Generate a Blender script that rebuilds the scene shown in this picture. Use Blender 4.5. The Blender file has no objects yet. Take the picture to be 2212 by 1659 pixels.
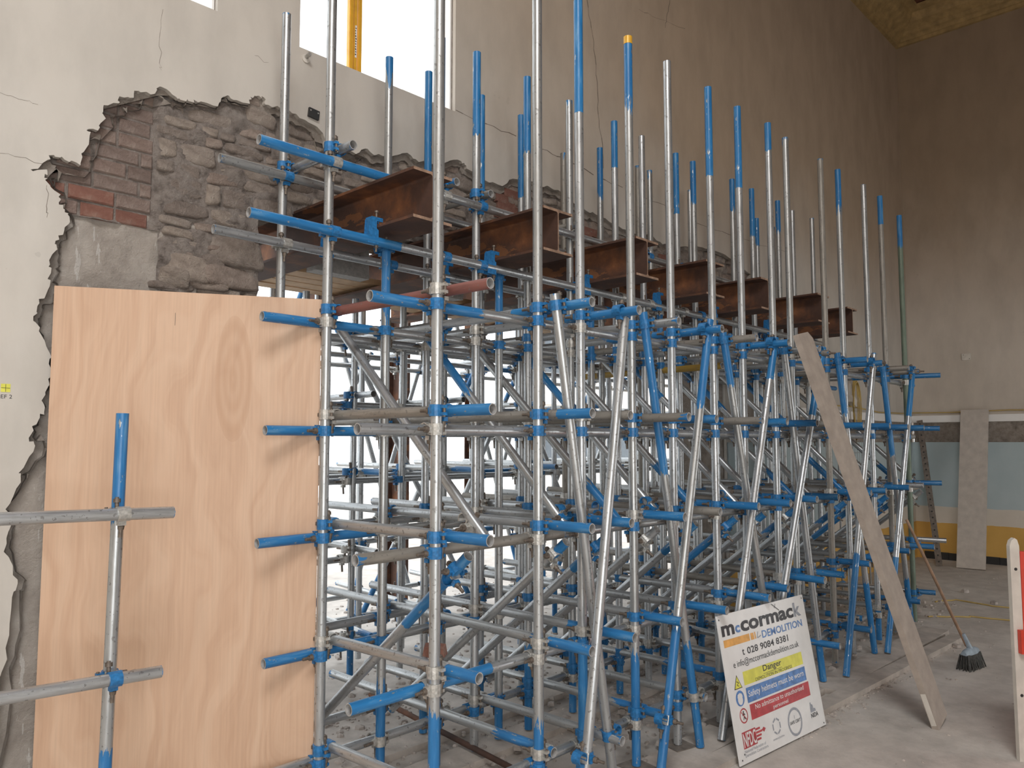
import bpy, math, random
from math import sin, cos, pi, radians, atan2, sqrt
from mathutils import Vector, Matrix, noise
from mathutils.geometry import tessellate_polygon

random.seed(7)
SC = bpy.context.scene
COL = SC.collection

# ------------------------------------------------------------------ camera
F, CX, CY = 1660.0, 1106.0, 829.5
AZ, PITCH, EYE = radians(44.2), radians(4.34), 1.78
FW = Vector((cos(AZ) * cos(PITCH), sin(AZ) * cos(PITCH), sin(PITCH)))
RT = Vector((sin(AZ), -cos(AZ), 0.0))
UP = RT.cross(FW)
CAM = Vector((0, 0, EYE))
cam = bpy.data.cameras.new('camera')
cam.sensor_width = 36.0
cam.lens = 36.0 * F / 2212.0
cam.clip_end = 200
cam_o = bpy.data.objects.new('camera', cam)
COL.objects.link(cam_o)
cam_o.matrix_world = Matrix(((RT.x, UP.x, -FW.x, CAM.x), (RT.y, UP.y, -FW.y, CAM.y),
                             (RT.z, UP.z, -FW.z, CAM.z), (0, 0, 0, 1)))
SC.camera = cam_o

# ------------------------------------------------------------------ world and lights
world = bpy.data.worlds.new('overcast_sky')
SC.world = world
world.use_nodes = True
wbg = world.node_tree.nodes['Background']
wbg.inputs['Color'].default_value = (0.93, 0.97, 1.0, 1)
wbg.inputs['Strength'].default_value = 4.0


def area(name, loc, target, sx, sy, power, col=(1, 1, 1)):
    l = bpy.data.lights.new(name, 'AREA')
    l.shape = 'RECTANGLE'
    l.size, l.size_y, l.energy, l.color = sx, sy, power, col
    o = bpy.data.objects.new(name, l)
    COL.objects.link(o)
    o.location = loc
    d = (Vector(target) - Vector(loc)).normalized()
    o.rotation_euler = d.to_track_quat('-Z', 'Y').to_euler()
    return o


# daylight coming in by the rooflight and the low window behind the camera
area('daylight_rooflight', (-1.7, -1.7, 8.55), (-1.7, -1.7, 0), 3.4, 2.8, 760, (0.98, 0.99, 1.0))
area('daylight_window_back', (-1.7, -3.15, 2.0), (-1.7, 6.85, 1.6), 3.8, 3.2, 200, (1.0, 0.985, 0.965))

area('added_fill_back', (9.2, -3.15, 1.5), (9.2, 6.85, 1.2), 2.2, 2.4, 75, (1.0, 0.985, 0.965))  # added fill lamp brightening the lower right, no doorway known there

SC.view_settings.view_transform = 'Standard'
SC.view_settings.look = 'None'
SC.cycles.max_bounces = 7
SC.cycles.glossy_bounces = 3
SC.view_settings.exposure = -0.6
SC.view_settings.gamma = 1.0
SC.view_settings.use_curve_mapping = False

# ------------------------------------------------------------------ helpers


def ray(u, v):
    return FW + RT * ((u - CX) / F) - UP * ((v - CY) / F)


def on(axis, val, u, v):
    r = ray(u, v)
    return CAM + r * ((val - CAM[axis]) / r[axis])


class MB:
    """collects geometry for one mesh"""

    def __init__(s):
        s.v, s.f, s.m, s.sm = [], [], [], []

    def add(s, vs, fs, mat=0, smooth=False):
        b = len(s.v)
        s.v += [tuple(p) for p in vs]
        for f in fs:
            s.f.append([b + i for i in f])
            s.m.append(mat)
            s.sm.append(smooth)

    def box(s, c, d, rot=None, mat=0, jit=0):
        hx, hy, hz = d[0] / 2, d[1] / 2, d[2] / 2
        vs = []
        for x, y, z in ((-1, -1, -1), (1, -1, -1), (1, 1, -1), (-1, 1, -1), (-1, -1, 1), (1, -1, 1), (1, 1, 1), (-1, 1, 1)):
            p = Vector((x * hx, y * hy, z * hz))
            if jit:
                p += Vector((random.uniform(-jit, jit), random.uniform(-jit, jit), random.uniform(-jit, jit)))
            if rot is not None:
                p = rot @ p
            vs.append(p + Vector(c))
        s.add(vs, [(0, 3, 2, 1), (4, 5, 6, 7), (0, 1, 5, 4), (1, 2, 6, 5), (2, 3, 7, 6), (3, 0, 4, 7)], mat)
        return s

    def cyl(s, p0, p1, r0, r1=None, n=10, mat=0, caps=True):
        r1 = r0 if r1 is None else r1
        p0, p1 = Vector(p0), Vector(p1)
        q = (p1 - p0).to_track_quat('Z', 'X')
        ring = lambda p, r: [p + q @ Vector((r * cos(2 * pi * i / n), r * sin(2 * pi * i / n), 0)) for i in range(n)]
        a, b = ring(p0, r0), ring(p1, r1)
        s.add(a + b, [(i, (i + 1) % n, n + (i + 1) % n, n + i) for i in range(n)], mat, True)
        if caps:
            s.add(a, [list(range(n))[::-1]], mat)
            s.add(b, [list(range(n))], mat)
        return s

    def pipe(s, pts, r, n=6, mat=0):
        pts = [Vector(p) for p in pts]
        rings = []
        for i, p in enumerate(pts):
            d = (pts[min(i + 1, len(pts) - 1)] - pts[max(i - 1, 0)]).normalized()
            q = d.to_track_quat('Z', 'X')
            rings.append([p + q @ Vector((r * cos(2 * pi * k / n), r * sin(2 * pi * k / n), 0)) for k in range(n)])
        vs = [p for R in rings for p in R]
        fs = []
        for i in range(len(pts) - 1):
            for k in range(n):
                fs.append((i * n + k, i * n + (k + 1) % n, (i + 1) * n + (k + 1) % n, (i + 1) * n + k))
        s.add(vs, fs, mat, True)
        return s

    def arc(s, a0, a1, ri, ro, h, axis='Z', off=(0, 0, 0), n=8, mat=0):
        """partial ring band"""
        vs = []
        for i in range(n + 1):
            a = a0 + (a1 - a0) * i / n
            for r, z in ((ri, -h), (ro, -h), (ro, h), (ri, h)):
                p = (r * cos(a), r * sin(a), z)
                if axis == 'X':
                    p = (p[2], p[0], p[1])
                vs.append((p[0] + off[0], p[1] + off[1], p[2] + off[2]))
        fs = []
        for i in range(n):
            b = i * 4
            for k in range(4):
                fs.append((b + k, b + (k + 1) % 4, b + 4 + (k + 1) % 4, b + 4 + k))
        fs += [(3, 2, 1, 0), tuple(n * 4 + k for k in range(4))]
        s.add(vs, fs, mat)
        return s

    def mesh(s, name, mats):
        me = bpy.data.meshes.new(name)
        me.from_pydata(s.v, [], s.f)
        for m in mats:
            me.materials.append(m)
        me.polygons.foreach_set('material_index', s.m)
        me.polygons.foreach_set('use_smooth', s.sm)
        me.update()
        return me

    def build(s, name, mats, parent=None):
        if not isinstance(mats, (list, tuple)):
            mats = [mats]
        return obj(name, s.mesh(name, mats), parent)


def obj(name, me, parent=None):
    o = bpy.data.objects.new(name, me)
    COL.objects.link(o)
    if parent is not None:
        o.parent = parent
    return o


def empty(name, loc=(0, 0, 0)):
    o = bpy.data.objects.new(name, None)
    COL.objects.link(o)
    o.location = loc
    o.empty_display_size = 0.05
    return o


def tag(o, label, cat, group=None, kind=None):
    o['label'] = label
    o['category'] = cat
    if group:
        o['group'] = group
    if kind:
        o['kind'] = kind
    return o


def struct(o, label=None, cat=None):
    o['kind'] = 'structure'
    if label:
        o['label'] = label
    if cat:
        o['category'] = cat
    return o


ORD = ['first', 'second', 'third', 'fourth', 'fifth', 'sixth', 'seventh', 'eighth', 'ninth', 'tenth',
       'eleventh', 'twelfth', 'thirteenth', 'fourteenth']

# ------------------------------------------------------------------ materials


class N:
    def __init__(s, name):
        s.mat = bpy.data.materials.new(name)
        s.mat.use_nodes = True
        s.t = s.mat.node_tree
        s.b = s.t.nodes['Principled BSDF']

    def n(s, typ, **kw):
        nd = s.t.nodes.new(typ)
        for k, v in kw.items():
            if k in nd.inputs:
                nd.inputs[k].default_value = v
            else:
                setattr(nd, k, v)
        return nd

    def l(s, a, b):
        s.t.links.new(a, b)

    def coord(s, out='Object', scale=None):
        c = s.n('ShaderNodeTexCoord').outputs[out]
        if scale:
            m = s.n('ShaderNodeMapping')
            m.inputs['Scale'].default_value = scale
            s.l(c, m.inputs['Vector'])
            return m.outputs[0]
        return c

    def noise(s, vec, scale, detail=5, rough=0.55):
        nd = s.n('ShaderNodeTexNoise')
        nd.inputs['Scale'].default_value = scale
        nd.inputs['Detail'].default_value = detail
        nd.inputs['Roughness'].default_value = rough
        s.l(vec, nd.inputs['Vector'])
        return nd.outputs['Fac']

    def ramp(s, fac, stops):
        r = s.n('ShaderNodeValToRGB')
        el = r.color_ramp.elements
        while len(el) < len(stops):
            el.new(0.5)
        for e, (p, c) in zip(el, stops):
            e.position = p
            e.color = (c[0], c[1], c[2], 1) if isinstance(c, (tuple, list)) else (c, c, c, 1)
        s.l(fac, r.inputs['Fac'])
        return r.outputs['Color']

    def mix(s, fac, a, b):
        m = s.n('ShaderNodeMix', data_type='RGBA')
        for key, val in ((0, fac), (6, a), (7, b)):
            if isinstance(val, bpy.types.NodeSocket):
                s.l(val, m.inputs[key])
            elif key == 0:
                m.inputs[0].default_value = val
            else:
                m.inputs[key].default_value = (*val[:3], 1)
        return m.outputs[2]

    def math(s, op, a, b=None):
        m = s.n('ShaderNodeMath', operation=op)
        for i, val in enumerate((a, b)):
            if val is None:
                continue
            if isinstance(val, bpy.types.NodeSocket):
                s.l(val, m.inputs[i])
            else:
                m.inputs[i].default_value = val
        return m.outputs[0]

    def bump(s, h, strength=0.3, dist=0.01):
        b = s.n('ShaderNodeBump')
        b.inputs['Strength'].default_value = strength
        b.inputs['Distance'].default_value = dist
        s.l(h, b.inputs['Height'])
        s.l(b.outputs[0], s.b.inputs['Normal'])

    def col(s, c):
        if isinstance(c, bpy.types.NodeSocket):
            s.l(c, s.b.inputs['Base Color'])
        else:
            s.b.inputs['Base Color'].default_value = (*c, 1)

    def set(s, rough=None, metal=None, spec=None):
        if rough is not None:
            s.b.inputs['Roughness'].default_value = rough
        if metal is not None:
            s.b.inputs['Metallic'].default_value = metal
        if spec is not None:
            s.b.inputs['Specular IOR Level'].default_value = spec
        return s


def simple(name, c, rough=0.7, metal=0.0, var=0.12, scale=8.0, bump=0.0, bscale=40.0):
    m = N(name).set(rough, metal)
    co = m.coord()
    f = m.noise(co, scale)
    d = tuple(max(0, x * (1 - var)) for x in c)
    e = tuple(min(1, x * (1 + var)) for x in c)
    m.col(m.ramp(f, [(0.3, d), (0.7, e)]))
    if bump:
        m.bump(m.noise(co, bscale), bump, 0.005)
    return m.mat


def tube_material(name, base, metal=0.72, rough=0.36):
    """galvanised tube: object colour r, g = painted lengths at the two ends / 10, b = tube length / 10"""
    m = N(name)
    co = m.coord()
    sep = m.n('ShaderNodeSeparateXYZ')
    m.l(co, sep.inputs[0])
    z = sep.outputs['Z']
    oi = m.n('ShaderNodeObjectInfo')
    sc = m.n('ShaderNodeSeparateColor')
    m.l(oi.outputs['Color'], sc.inputs[0])
    la = m.math('MULTIPLY', sc.outputs[0], 10)
    lb = m.math('MULTIPLY', sc.outputs[1], 10)
    L = m.math('MULTIPLY', sc.outputs[2], 10)
    stretch = m.coord('Object', (60, 60, 7))
    wear = m.noise(stretch, 1.0, 4)
    fine = m.noise(co, 55, 3)
    w = m.math('MULTIPLY', m.math('SUBTRACT', wear, 0.5), m.math('ADD', m.math('MULTIPLY', m.math('POWER', oi.outputs['Random'], 2.0), 0.5), 0.02))
    zb = m.math('ADD', z, w)
    a = m.math('LESS_THAN', zb, la)
    b = m.math('GREATER_THAN', zb, m.math('SUBTRACT', L, lb))
    blue = m.math('MAXIMUM', a, b)
    chips = m.math('GREATER_THAN', m.noise(m.coord('Object', (45, 45, 14)), 1.0, 6, 0.65), 0.635)
    blue = m.math('MULTIPLY', blue, m.math('SUBTRACT', 1.0, chips))
    rnd = oi.outputs['Random']
    dk = tuple(x * 0.62 for x in base)
    lt = tuple(min(1, x * 1.18) for x in base)
    zinc = m.ramp(wear, [(0.25, dk), (0.55, base), (0.8, lt)])
    zinc = m.mix(m.math('MULTIPLY', rnd, 0.45), zinc, tuple(x * 0.72 * y for x, y in zip(base, (1.03, 1.0, 0.92))))
    spots = m.math('GREATER_THAN', fine, 0.64)
    zinc = m.mix(m.math('MULTIPLY', spots, 0.6), zinc, (0.16, 0.15, 0.14))
    paint = m.ramp(wear, [(0.2, (0.015, 0.115, 0.29)), (0.55, (0.024, 0.18, 0.415)), (0.8, (0.14, 0.31, 0.49))])
    paint = m.mix(m.math('MULTIPLY', rnd, 0.3), paint, (0.02, 0.11, 0.30))
    m.col(m.mix(blue, zinc, paint))
    m.l(m.math('MULTIPLY', m.math('SUBTRACT', 1.0, blue), metal), m.b.inputs['Metallic'])
    m.l(m.math('ADD', m.math('MULTIPLY', fine, 0.22), rough - 0.08), m.b.inputs['Roughness'])
    m.bump(fine, 0.12, 0.002)
    return m.mat


M = {}
M['zinc'] = tube_material('galvanised_tube', (0.505, 0.525, 0.54), 0.74, 0.32)
M['red_tube'] = tube_material('red_painted_tube', (0.22, 0.085, 0.07), 0.0, 0.5)
M['yellow_tube'] = tube_material('yellow_painted_tube', (0.42, 0.27, 0.05), 0.0, 0.5)
M['dull_tube'] = tube_material('weathered_tube', (0.32, 0.30, 0.27), 0.45, 0.48)
M['green_tube'] = tube_material('green_stained_tube', (0.17, 0.22, 0.17), 0.3, 0.5)
M['blue_steel'] = simple('blue_coupler_paint', (0.02, 0.15, 0.36), 0.38, 0.0, 0.35, 60, 0.2, 120)
M['zinc_steel'] = simple('zinc_plated_coupler', (0.50, 0.49, 0.46), 0.4, 0.6, 0.3, 60, 0.25, 140)
M['bolt'] = simple('rusty_bolt', (0.17, 0.14, 0.115), 0.55, 0.5, 0.45, 70)
M['cut_end'] = simple('cut_tube_end', (0.42, 0.41, 0.40), 0.5, 0.3, 0.2, 40)
M['white_print'] = simple('white_sign_board', (0.74, 0.74, 0.73), 0.35, 0, 0.06, 9)
M['ink_black'] = simple('black_print', (0.03, 0.03, 0.035), 0.4, 0, 0.5, 60)
M['ink_grey'] = simple('grey_print', (0.30, 0.32, 0.36), 0.4, 0, 0.2, 60)
M['ink_blue'] = simple('blue_print', (0.10, 0.22, 0.48), 0.4, 0, 0.35, 25)
M['ink_orange'] = simple('orange_print', (0.70, 0.36, 0.09), 0.4, 0, 0.2, 20)
M['ink_yellow'] = simple('yellow_print', (0.68, 0.66, 0.10), 0.4, 0, 0.15, 14)
M['ink_red'] = simple('red_print', (0.44, 0.06, 0.07), 0.4, 0, 0.3, 14)
M['white_paint'] = simple('white_reveal_paint', (0.82, 0.81, 0.79), 0.7, 0, 0.05, 3)
M['timber'] = simple('new_timber', (0.50, 0.33, 0.19), 0.65, 0, 0.2, 10, 0.2, 60)
M['board'] = simple('grey_scaffold_board', (0.36, 0.305, 0.26), 0.8, 0, 0.14, 12, 0.3, 70)
M['pale_board'] = simple('pale_dusty_board', (0.52, 0.47, 0.42), 0.85, 0, 0.12, 10, 0.3, 70)
M['dusty_board'] = simple('dusty_sole_board', (0.45, 0.40, 0.355), 0.9, 0, 0.2, 8, 0.35, 50)
M['block'] = simple('concrete_block', (0.42, 0.41, 0.39), 0.9, 0, 0.2, 45, 0.5, 90)
M['chip'] = simple('rubble_chips', (0.40, 0.355, 0.32), 0.95, 0, 0.35, 14, 0.3, 60)
M['black'] = simple('black_plastic', (0.03, 0.03, 0.03), 0.5)
M['red_plastic'] = simple('red_plastic', (0.60, 0.055, 0.03), 0.45, 0, 0.12, 10)
M['white_plastic'] = simple('white_plastic', (0.62, 0.58, 0.52), 0.5, 0, 0.12, 9)
M['cable'] = simple('yellow_cable', (0.50, 0.36, 0.12), 0.6)
M['broom_wood'] = simple('broom_handle_wood', (0.30, 0.19, 0.12), 0.6, 0, 0.25, 18)
M['broom_head'] = simple('pale_blue_plastic', (0.30, 0.37, 0.43), 0.55, 0, 0.2, 20)
M['bristle'] = simple('dark_bristle', (0.07, 0.07, 0.065), 0.8, 0, 0.5, 60)
M['angle'] = simple('slotted_steel', (0.20, 0.17, 0.145), 0.6, 0.3, 0.3, 20)
M['ochre_steel'] = simple('yellow_anodised', (0.70, 0.38, 0.04), 0.35, 0.1, 0.15, 12)
M['crack'] = simple('crack_shadow_gap', (0.16, 0.13, 0.105), 1.0, 0, 0.2, 20)
M['cornice'] = simple('gilt_cornice_paint', (0.36, 0.25, 0.11), 0.7, 0, 0.25, 9, 0.3, 50)
M['maroon'] = simple('maroon_ceiling', (0.16, 0.06, 0.035), 0.8, 0, 0.3, 8, 0.5, 40)
M['beige'] = simple('beige_render', (0.80, 0.75, 0.69), 0.9, 0, 0.06, 2)
M['glass'] = simple('dark_window_glass', (0.10, 0.12, 0.14), 0.1)
M['galv_mesh'] = simple('wire', (0.35, 0.36, 0.36), 0.5, 0.6)


def plaster_mat(name, c1, c2, c3, upper_tone=None):
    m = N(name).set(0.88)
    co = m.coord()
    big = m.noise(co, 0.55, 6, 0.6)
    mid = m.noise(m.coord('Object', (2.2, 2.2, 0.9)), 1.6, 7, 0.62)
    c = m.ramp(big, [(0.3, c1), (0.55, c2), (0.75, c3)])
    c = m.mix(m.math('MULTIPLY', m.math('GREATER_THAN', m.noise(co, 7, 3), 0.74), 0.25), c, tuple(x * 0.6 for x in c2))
    if upper_tone:
        # browner, darker tone blended in higher up the wall, blotchy at its edge
        (x0, x1), (z0, z1), sc_ = upper_tone
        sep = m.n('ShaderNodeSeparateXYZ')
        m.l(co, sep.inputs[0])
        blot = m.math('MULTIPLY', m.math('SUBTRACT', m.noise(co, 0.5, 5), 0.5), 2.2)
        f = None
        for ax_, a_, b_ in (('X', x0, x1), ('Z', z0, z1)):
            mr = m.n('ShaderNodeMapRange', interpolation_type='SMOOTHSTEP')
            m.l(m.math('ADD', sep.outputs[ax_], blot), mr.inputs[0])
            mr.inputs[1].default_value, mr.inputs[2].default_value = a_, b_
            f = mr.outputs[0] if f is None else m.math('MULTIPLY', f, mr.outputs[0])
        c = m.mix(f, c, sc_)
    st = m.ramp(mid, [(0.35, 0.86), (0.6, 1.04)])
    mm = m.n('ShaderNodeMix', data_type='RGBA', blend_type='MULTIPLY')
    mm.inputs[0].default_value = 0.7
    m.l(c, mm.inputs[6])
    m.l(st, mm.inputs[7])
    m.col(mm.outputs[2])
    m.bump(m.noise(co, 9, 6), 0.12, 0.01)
    return m.mat


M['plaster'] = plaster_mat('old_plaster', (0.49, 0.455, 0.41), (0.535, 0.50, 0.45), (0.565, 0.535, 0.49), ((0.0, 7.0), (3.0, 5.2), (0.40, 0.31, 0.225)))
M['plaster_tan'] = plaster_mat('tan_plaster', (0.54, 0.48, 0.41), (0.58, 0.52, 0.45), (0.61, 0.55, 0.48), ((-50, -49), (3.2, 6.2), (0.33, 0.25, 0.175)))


def rough_mat(name, cols, scale=6, bump=0.8, obj_var=0.0):
    m = N(name).set(0.95)
    co = m.coord()
    f = m.noise(co, scale, 8, 0.65)
    c = m.ramp(f, cols)
    if obj_var:
        oi = m.n('ShaderNodeObjectInfo')
        r = m.ramp(oi.outputs['Random'], [(0.0, (0.62, 0.56, 0.52)), (0.35, (0.95, 0.9, 0.85)), (0.7, (1.12, 1.05, 0.96)), (1.0, (0.85, 0.72, 0.66))])
        mm = m.n('ShaderNodeMix', data_type='RGBA', blend_type='MULTIPLY')
        mm.inputs[0].default_value = obj_var
        m.l(c, mm.inputs[6])
        m.l(r, mm.inputs[7])
        c = mm.outputs[2]
    m.col(c)
    h = m.math('ADD', m.noise(co, scale * 5, 8, 0.7), m.math('MULTIPLY', f, 0.8))
    m.bump(h, bump, 0.02)
    return m.mat


M['core'] = rough_mat('mortar_core', [(0.25, (0.17, 0.135, 0.11)), (0.5, (0.30, 0.25, 0.205)), (0.75, (0.38, 0.33, 0.28))], 7, 1.0)
M['mortar'] = rough_mat('lime_mortar', [(0.3, (0.13, 0.105, 0.09)), (0.48, (0.30, 0.255, 0.225)), (0.7, (0.42, 0.37, 0.33))], 18, 1.0)
M['stone'] = rough_mat('rubble_stone', [(0.28, (0.24, 0.205, 0.18)), (0.5, (0.39, 0.34, 0.305)), (0.72, (0.50, 0.45, 0.41))], 16, 1.0, 0.8)
M['brick'] = rough_mat('dusty_brick', [(0.28, (0.17, 0.12, 0.10)), (0.5, (0.27, 0.21, 0.185)), (0.72, (0.35, 0.295, 0.265))], 14, 0.8, 0.6)
M['red_brick'] = rough_mat('red_brick', [(0.25, (0.15, 0.065, 0.05)), (0.5, (0.22, 0.105, 0.08)), (0.75, (0.30, 0.21, 0.17))], 12, 0.5, 0.4)
M['undercoat'] = rough_mat('broken_undercoat', [(0.25, (0.20, 0.165, 0.135)), (0.5, (0.33, 0.285, 0.245)), (0.75, (0.42, 0.375, 0.33))], 14, 0.9)


def render_drips():
    m = N('grey_render_with_lime_drips').set(0.95)
    co = m.coord()
    f = m.noise(co, 5, 8, 0.65)
    c = m.ramp(f, [(0.25, (0.25, 0.215, 0.185)), (0.5, (0.37, 0.33, 0.29)), (0.75, (0.46, 0.42, 0.375))])
    d = m.noise(m.coord('Object', (16, 16, 2.2)), 1.0, 5, 0.6)
    msk = m.math('MULTIPLY', m.math('GREATER_THAN', d, 0.62), 0.55)
    m.col(m.mix(msk, c, (0.60, 0.58, 0.55)))
    m.bump(m.noise(co, 26, 8, 0.7), 0.8, 0.02)
    return m.mat


M['render'] = render_drips()


def floor_mat():
    m = N('dusty_concrete').set(0.9)
    co = m.coord()
    big = m.noise(co, 0.8, 7, 0.6)
    mid = m.noise(co, 5, 8, 0.65)
    c = m.ramp(big, [(0.3, (0.46, 0.415, 0.375)), (0.52, (0.555, 0.51, 0.465)), (0.75, (0.62, 0.58, 0.535))])
    c2 = m.ramp(mid, [(0.3, 0.72), (0.6, 1.05)])
    mm = m.n('ShaderNodeMix', data_type='RGBA', blend_type='MULTIPLY')
    mm.inputs[0].default_value = 0.8
    m.l(c, mm.inputs[6])
    m.l(c2, mm.inputs[7])
    m.col(mm.outputs[2])
    m.bump(m.noise(co, 18, 8, 0.7), 0.35, 0.01)
    return m.mat


M['floor'] = floor_mat()


def rust_mat():
    m = N('rusty_steel_beam').set(0.72, 0.1)
    co = m.coord()
    f = m.noise(co, 3.0, 8, 0.65)
    g = m.noise(m.coord('Object', (1, 0.35, 1)), 5, 6, 0.6)
    c = m.ramp(f, [(0.3, (0.045, 0.025, 0.019)), (0.5, (0.085, 0.041, 0.027)), (0.62, (0.18, 0.072, 0.032)), (0.78, (0.33, 0.14, 0.055))])
    c = m.mix(m.math('MULTIPLY', m.math('GREATER_THAN', g, 0.62), 0.5), c, (0.30, 0.12, 0.04))
    m.col(c)
    m.bump(m.noise(co, 60, 5), 0.25, 0.004)
    return m.mat


M['rust'] = rust_mat()
M['rust_cut'] = simple('cut_steel_edge', (0.36, 0.235, 0.165), 0.6, 0.2, 0.4, 30)


def ply_mat():
    m = N('plywood_face').set(0.55)
    co = m.coord()
    warp = m.noise(m.coord('Object', (1.2, 1, 0.5)), 1.3, 3)
    sep = m.n('ShaderNodeSeparateXYZ')
    m.l(co, sep.inputs[0])
    x = m.math('ADD', m.math('MULTIPLY', sep.outputs['X'], 9.0), m.math('MULTIPLY', warp, 9.0))
    grain = m.n('ShaderNodeTexNoise')
    grain.inputs['Detail'].default_value = 5
    cmb = m.n('ShaderNodeCombineXYZ')
    m.l(x, cmb.inputs[0])
    m.l(m.math('MULTIPLY', sep.outputs['Z'], 0.6), cmb.inputs[2])
    m.l(cmb.outputs[0], grain.inputs['Vector'])
    grain.inputs['Scale'].default_value = 1.6
    c = m.ramp(grain.outputs['Fac'], [(0.25, (0.50, 0.315, 0.205)), (0.5, (0.56, 0.37, 0.25)), (0.72, (0.60, 0.415, 0.29))])
    fine = m.noise(m.coord('Object', (90, 90, 2.5)), 1.0, 3)
    c2 = m.ramp(fine, [(0.3, 0.90), (0.65, 1.03)])
    mm = m.n('ShaderNodeMix', data_type='RGBA', blend_type='MULTIPLY')
    mm.inputs[0].default_value = 0.8
    m.l(c, mm.inputs[6])
    m.l(c2, mm.inputs[7])
    # one large oval figure in the veneer
    ox = m.math('MULTIPLY', m.math('SUBTRACT', sep.outputs['X'], 0.775), 6.0)
    oz = m.math('MULTIPLY', m.math('SUBTRACT', sep.outputs['Z'], 2.08), 1.75)
    r2 = m.math('ADD', m.math('MULTIPLY', ox, ox), m.math('MULTIPLY', oz, oz))
    r = m.math('ADD', m.math('POWER', r2, 0.5), m.math('MULTIPLY', m.math('SUBTRACT', warp, 0.5), 0.35))
    rings = m.math('MULTIPLY', m.math('ADD', m.math('SINE', m.math('MULTIPLY', r, 34.0)), 1.2), 0.16)
    inside = m.math('LESS_THAN', r, 0.5)
    core = m.math('MULTIPLY', inside, m.math('ADD', m.math('MULTIPLY', rings, 0.55), 0.14))
    m.col(m.mix(core, mm.outputs[2], (0.36, 0.19, 0.095)))
    return m.mat


M['ply'] = ply_mat()


def dado_mat(z_blue=1.783, z_white=0.80, z_ochre=0.555):
    m = N('painted_dado_bands').set(0.75)
    co = m.coord()
    sep = m.n('ShaderNodeSeparateXYZ')
    m.l(co, sep.inputs[0])
    z = m.math('ADD', sep.outputs['Z'], m.math('MULTIPLY', m.math('SUBTRACT', m.noise(co, 6, 6), 0.5), 0.03))
    f = m.noise(co, 1.5, 6)
    blue = m.ramp(f, [(0.3, (0.38, 0.47, 0.49)), (0.7, (0.47, 0.55, 0.57))])
    wht = m.ramp(f, [(0.3, (0.58, 0.52, 0.44)), (0.7, (0.68, 0.62, 0.54))])
    och = m.ramp(f, [(0.3, (0.56, 0.32, 0.07)), (0.7, (0.68, 0.41, 0.11))])
    c = m.mix(m.math('GREATER_THAN', z, z_ochre), och, wht)
    c = m.mix(m.math('GREATER_THAN', z, z_white), c, blue)
    m.col(c)
    m.bump(m.noise(co, 12, 6), 0.15, 0.01)
    return m.mat


M['dado'] = dado_mat()

# ------------------------------------------------------------------ the setting
WY = 3.95          # face of the damaged wall
XR = 13.1          # face of the far wall
CEIL = 8.62

mb = MB()
mb.add([(-4, -6, 0), (32, -6, 0), (32, 22, 0), (-8, 22, 0), (-8, 4, 0), (-4, 4, 0)], [(0, 1, 2, 3, 4, 5)])
struct(mb.build('floor', M['floor']), 'dusty concrete floor strewn with debris', 'floor')


def Wp(u, v):
    p = on(1, WY, u, v)
    return (p.x, p.z)


OUT = [(-40, 1700), (0, 1500), (12, 1400), (26, 1290), (38, 1252), (8, 1192), (22, 1140), (12, 1100), (45, 1042), (40, 1022),
       (76, 962), (62, 946), (86, 902), (97, 880), (90, 865), (104, 835), (112, 800), (106, 760), (84, 715), (72, 683), (85, 655),
       (104, 625), (110, 590), (106, 562), (122, 540), (120, 520), (139, 497), (150, 468), (140, 452), (127, 437), (131, 420),
       (108, 402), (96, 384), (101, 366), (66, 366), (92, 352), (117, 335), (140, 345), (174, 357), (181, 328), (196, 285),
       (187, 281), (216, 275), (226, 252), (224, 227), (257, 223), (258, 208), (289, 211), (290, 196), (326, 204), (345, 187),
       (372, 204), (385, 214), (405, 214), (428, 221), (465, 229), (478, 212), (495, 207), (505, 216), (540, 224), (541, 209),
       (556, 207), (571, 211), (574, 226), (606, 234), (640, 246), (678, 270), (698, 288), (704, 318), (742, 330), (775, 330),
       (790, 321), (812, 335), (845, 338), (880, 330), (905, 350), (960, 352), (985, 345), (1003, 352), (1010, 365), (1045, 388),
       (1085, 402), (1108, 386), (1150, 392), (1172, 404), (1186, 403), (1211, 414), (1232, 432), (1262, 452), (1285, 462),
       (1315, 478), (1345, 495), (1372, 505), (1402, 506), (1432, 528), (1445, 522), (1470, 533), (1502, 531), (1532, 537),
       (1562, 548), (1585, 563), (1606, 580), (1622, 592)]
notch = [Wp(u, v) for u, v in OUT]
rj = random.Random(3)


def jag(pts, amp, sub=3):
    out = []
    for i in range(len(pts) - 1):
        a, b = pts[i], pts[i + 1]
        out.append(a)
        L = math.hypot(b[0] - a[0], b[1] - a[1])
        k = sub if L > 0.035 else (2 if L > 0.015 else 1)
        for j in range(1, k):
            t = j / k
            w = min(amp, L * 0.22)
            out.append((a[0] + (b[0] - a[0]) * t + rj.uniform(-w, w), a[1] + (b[1] - a[1]) * t + rj.uniform(-w, w)))
    out.append(pts[-1])
    return out


notch = [(notch[0][0], 0.0)] + notch[1:] + [(7.6, 3.34), (7.34, 3.12), (7.23, 2.9), (7.22, 0.0)]
edge_in = jag(notch, 0.011, 4)


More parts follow.
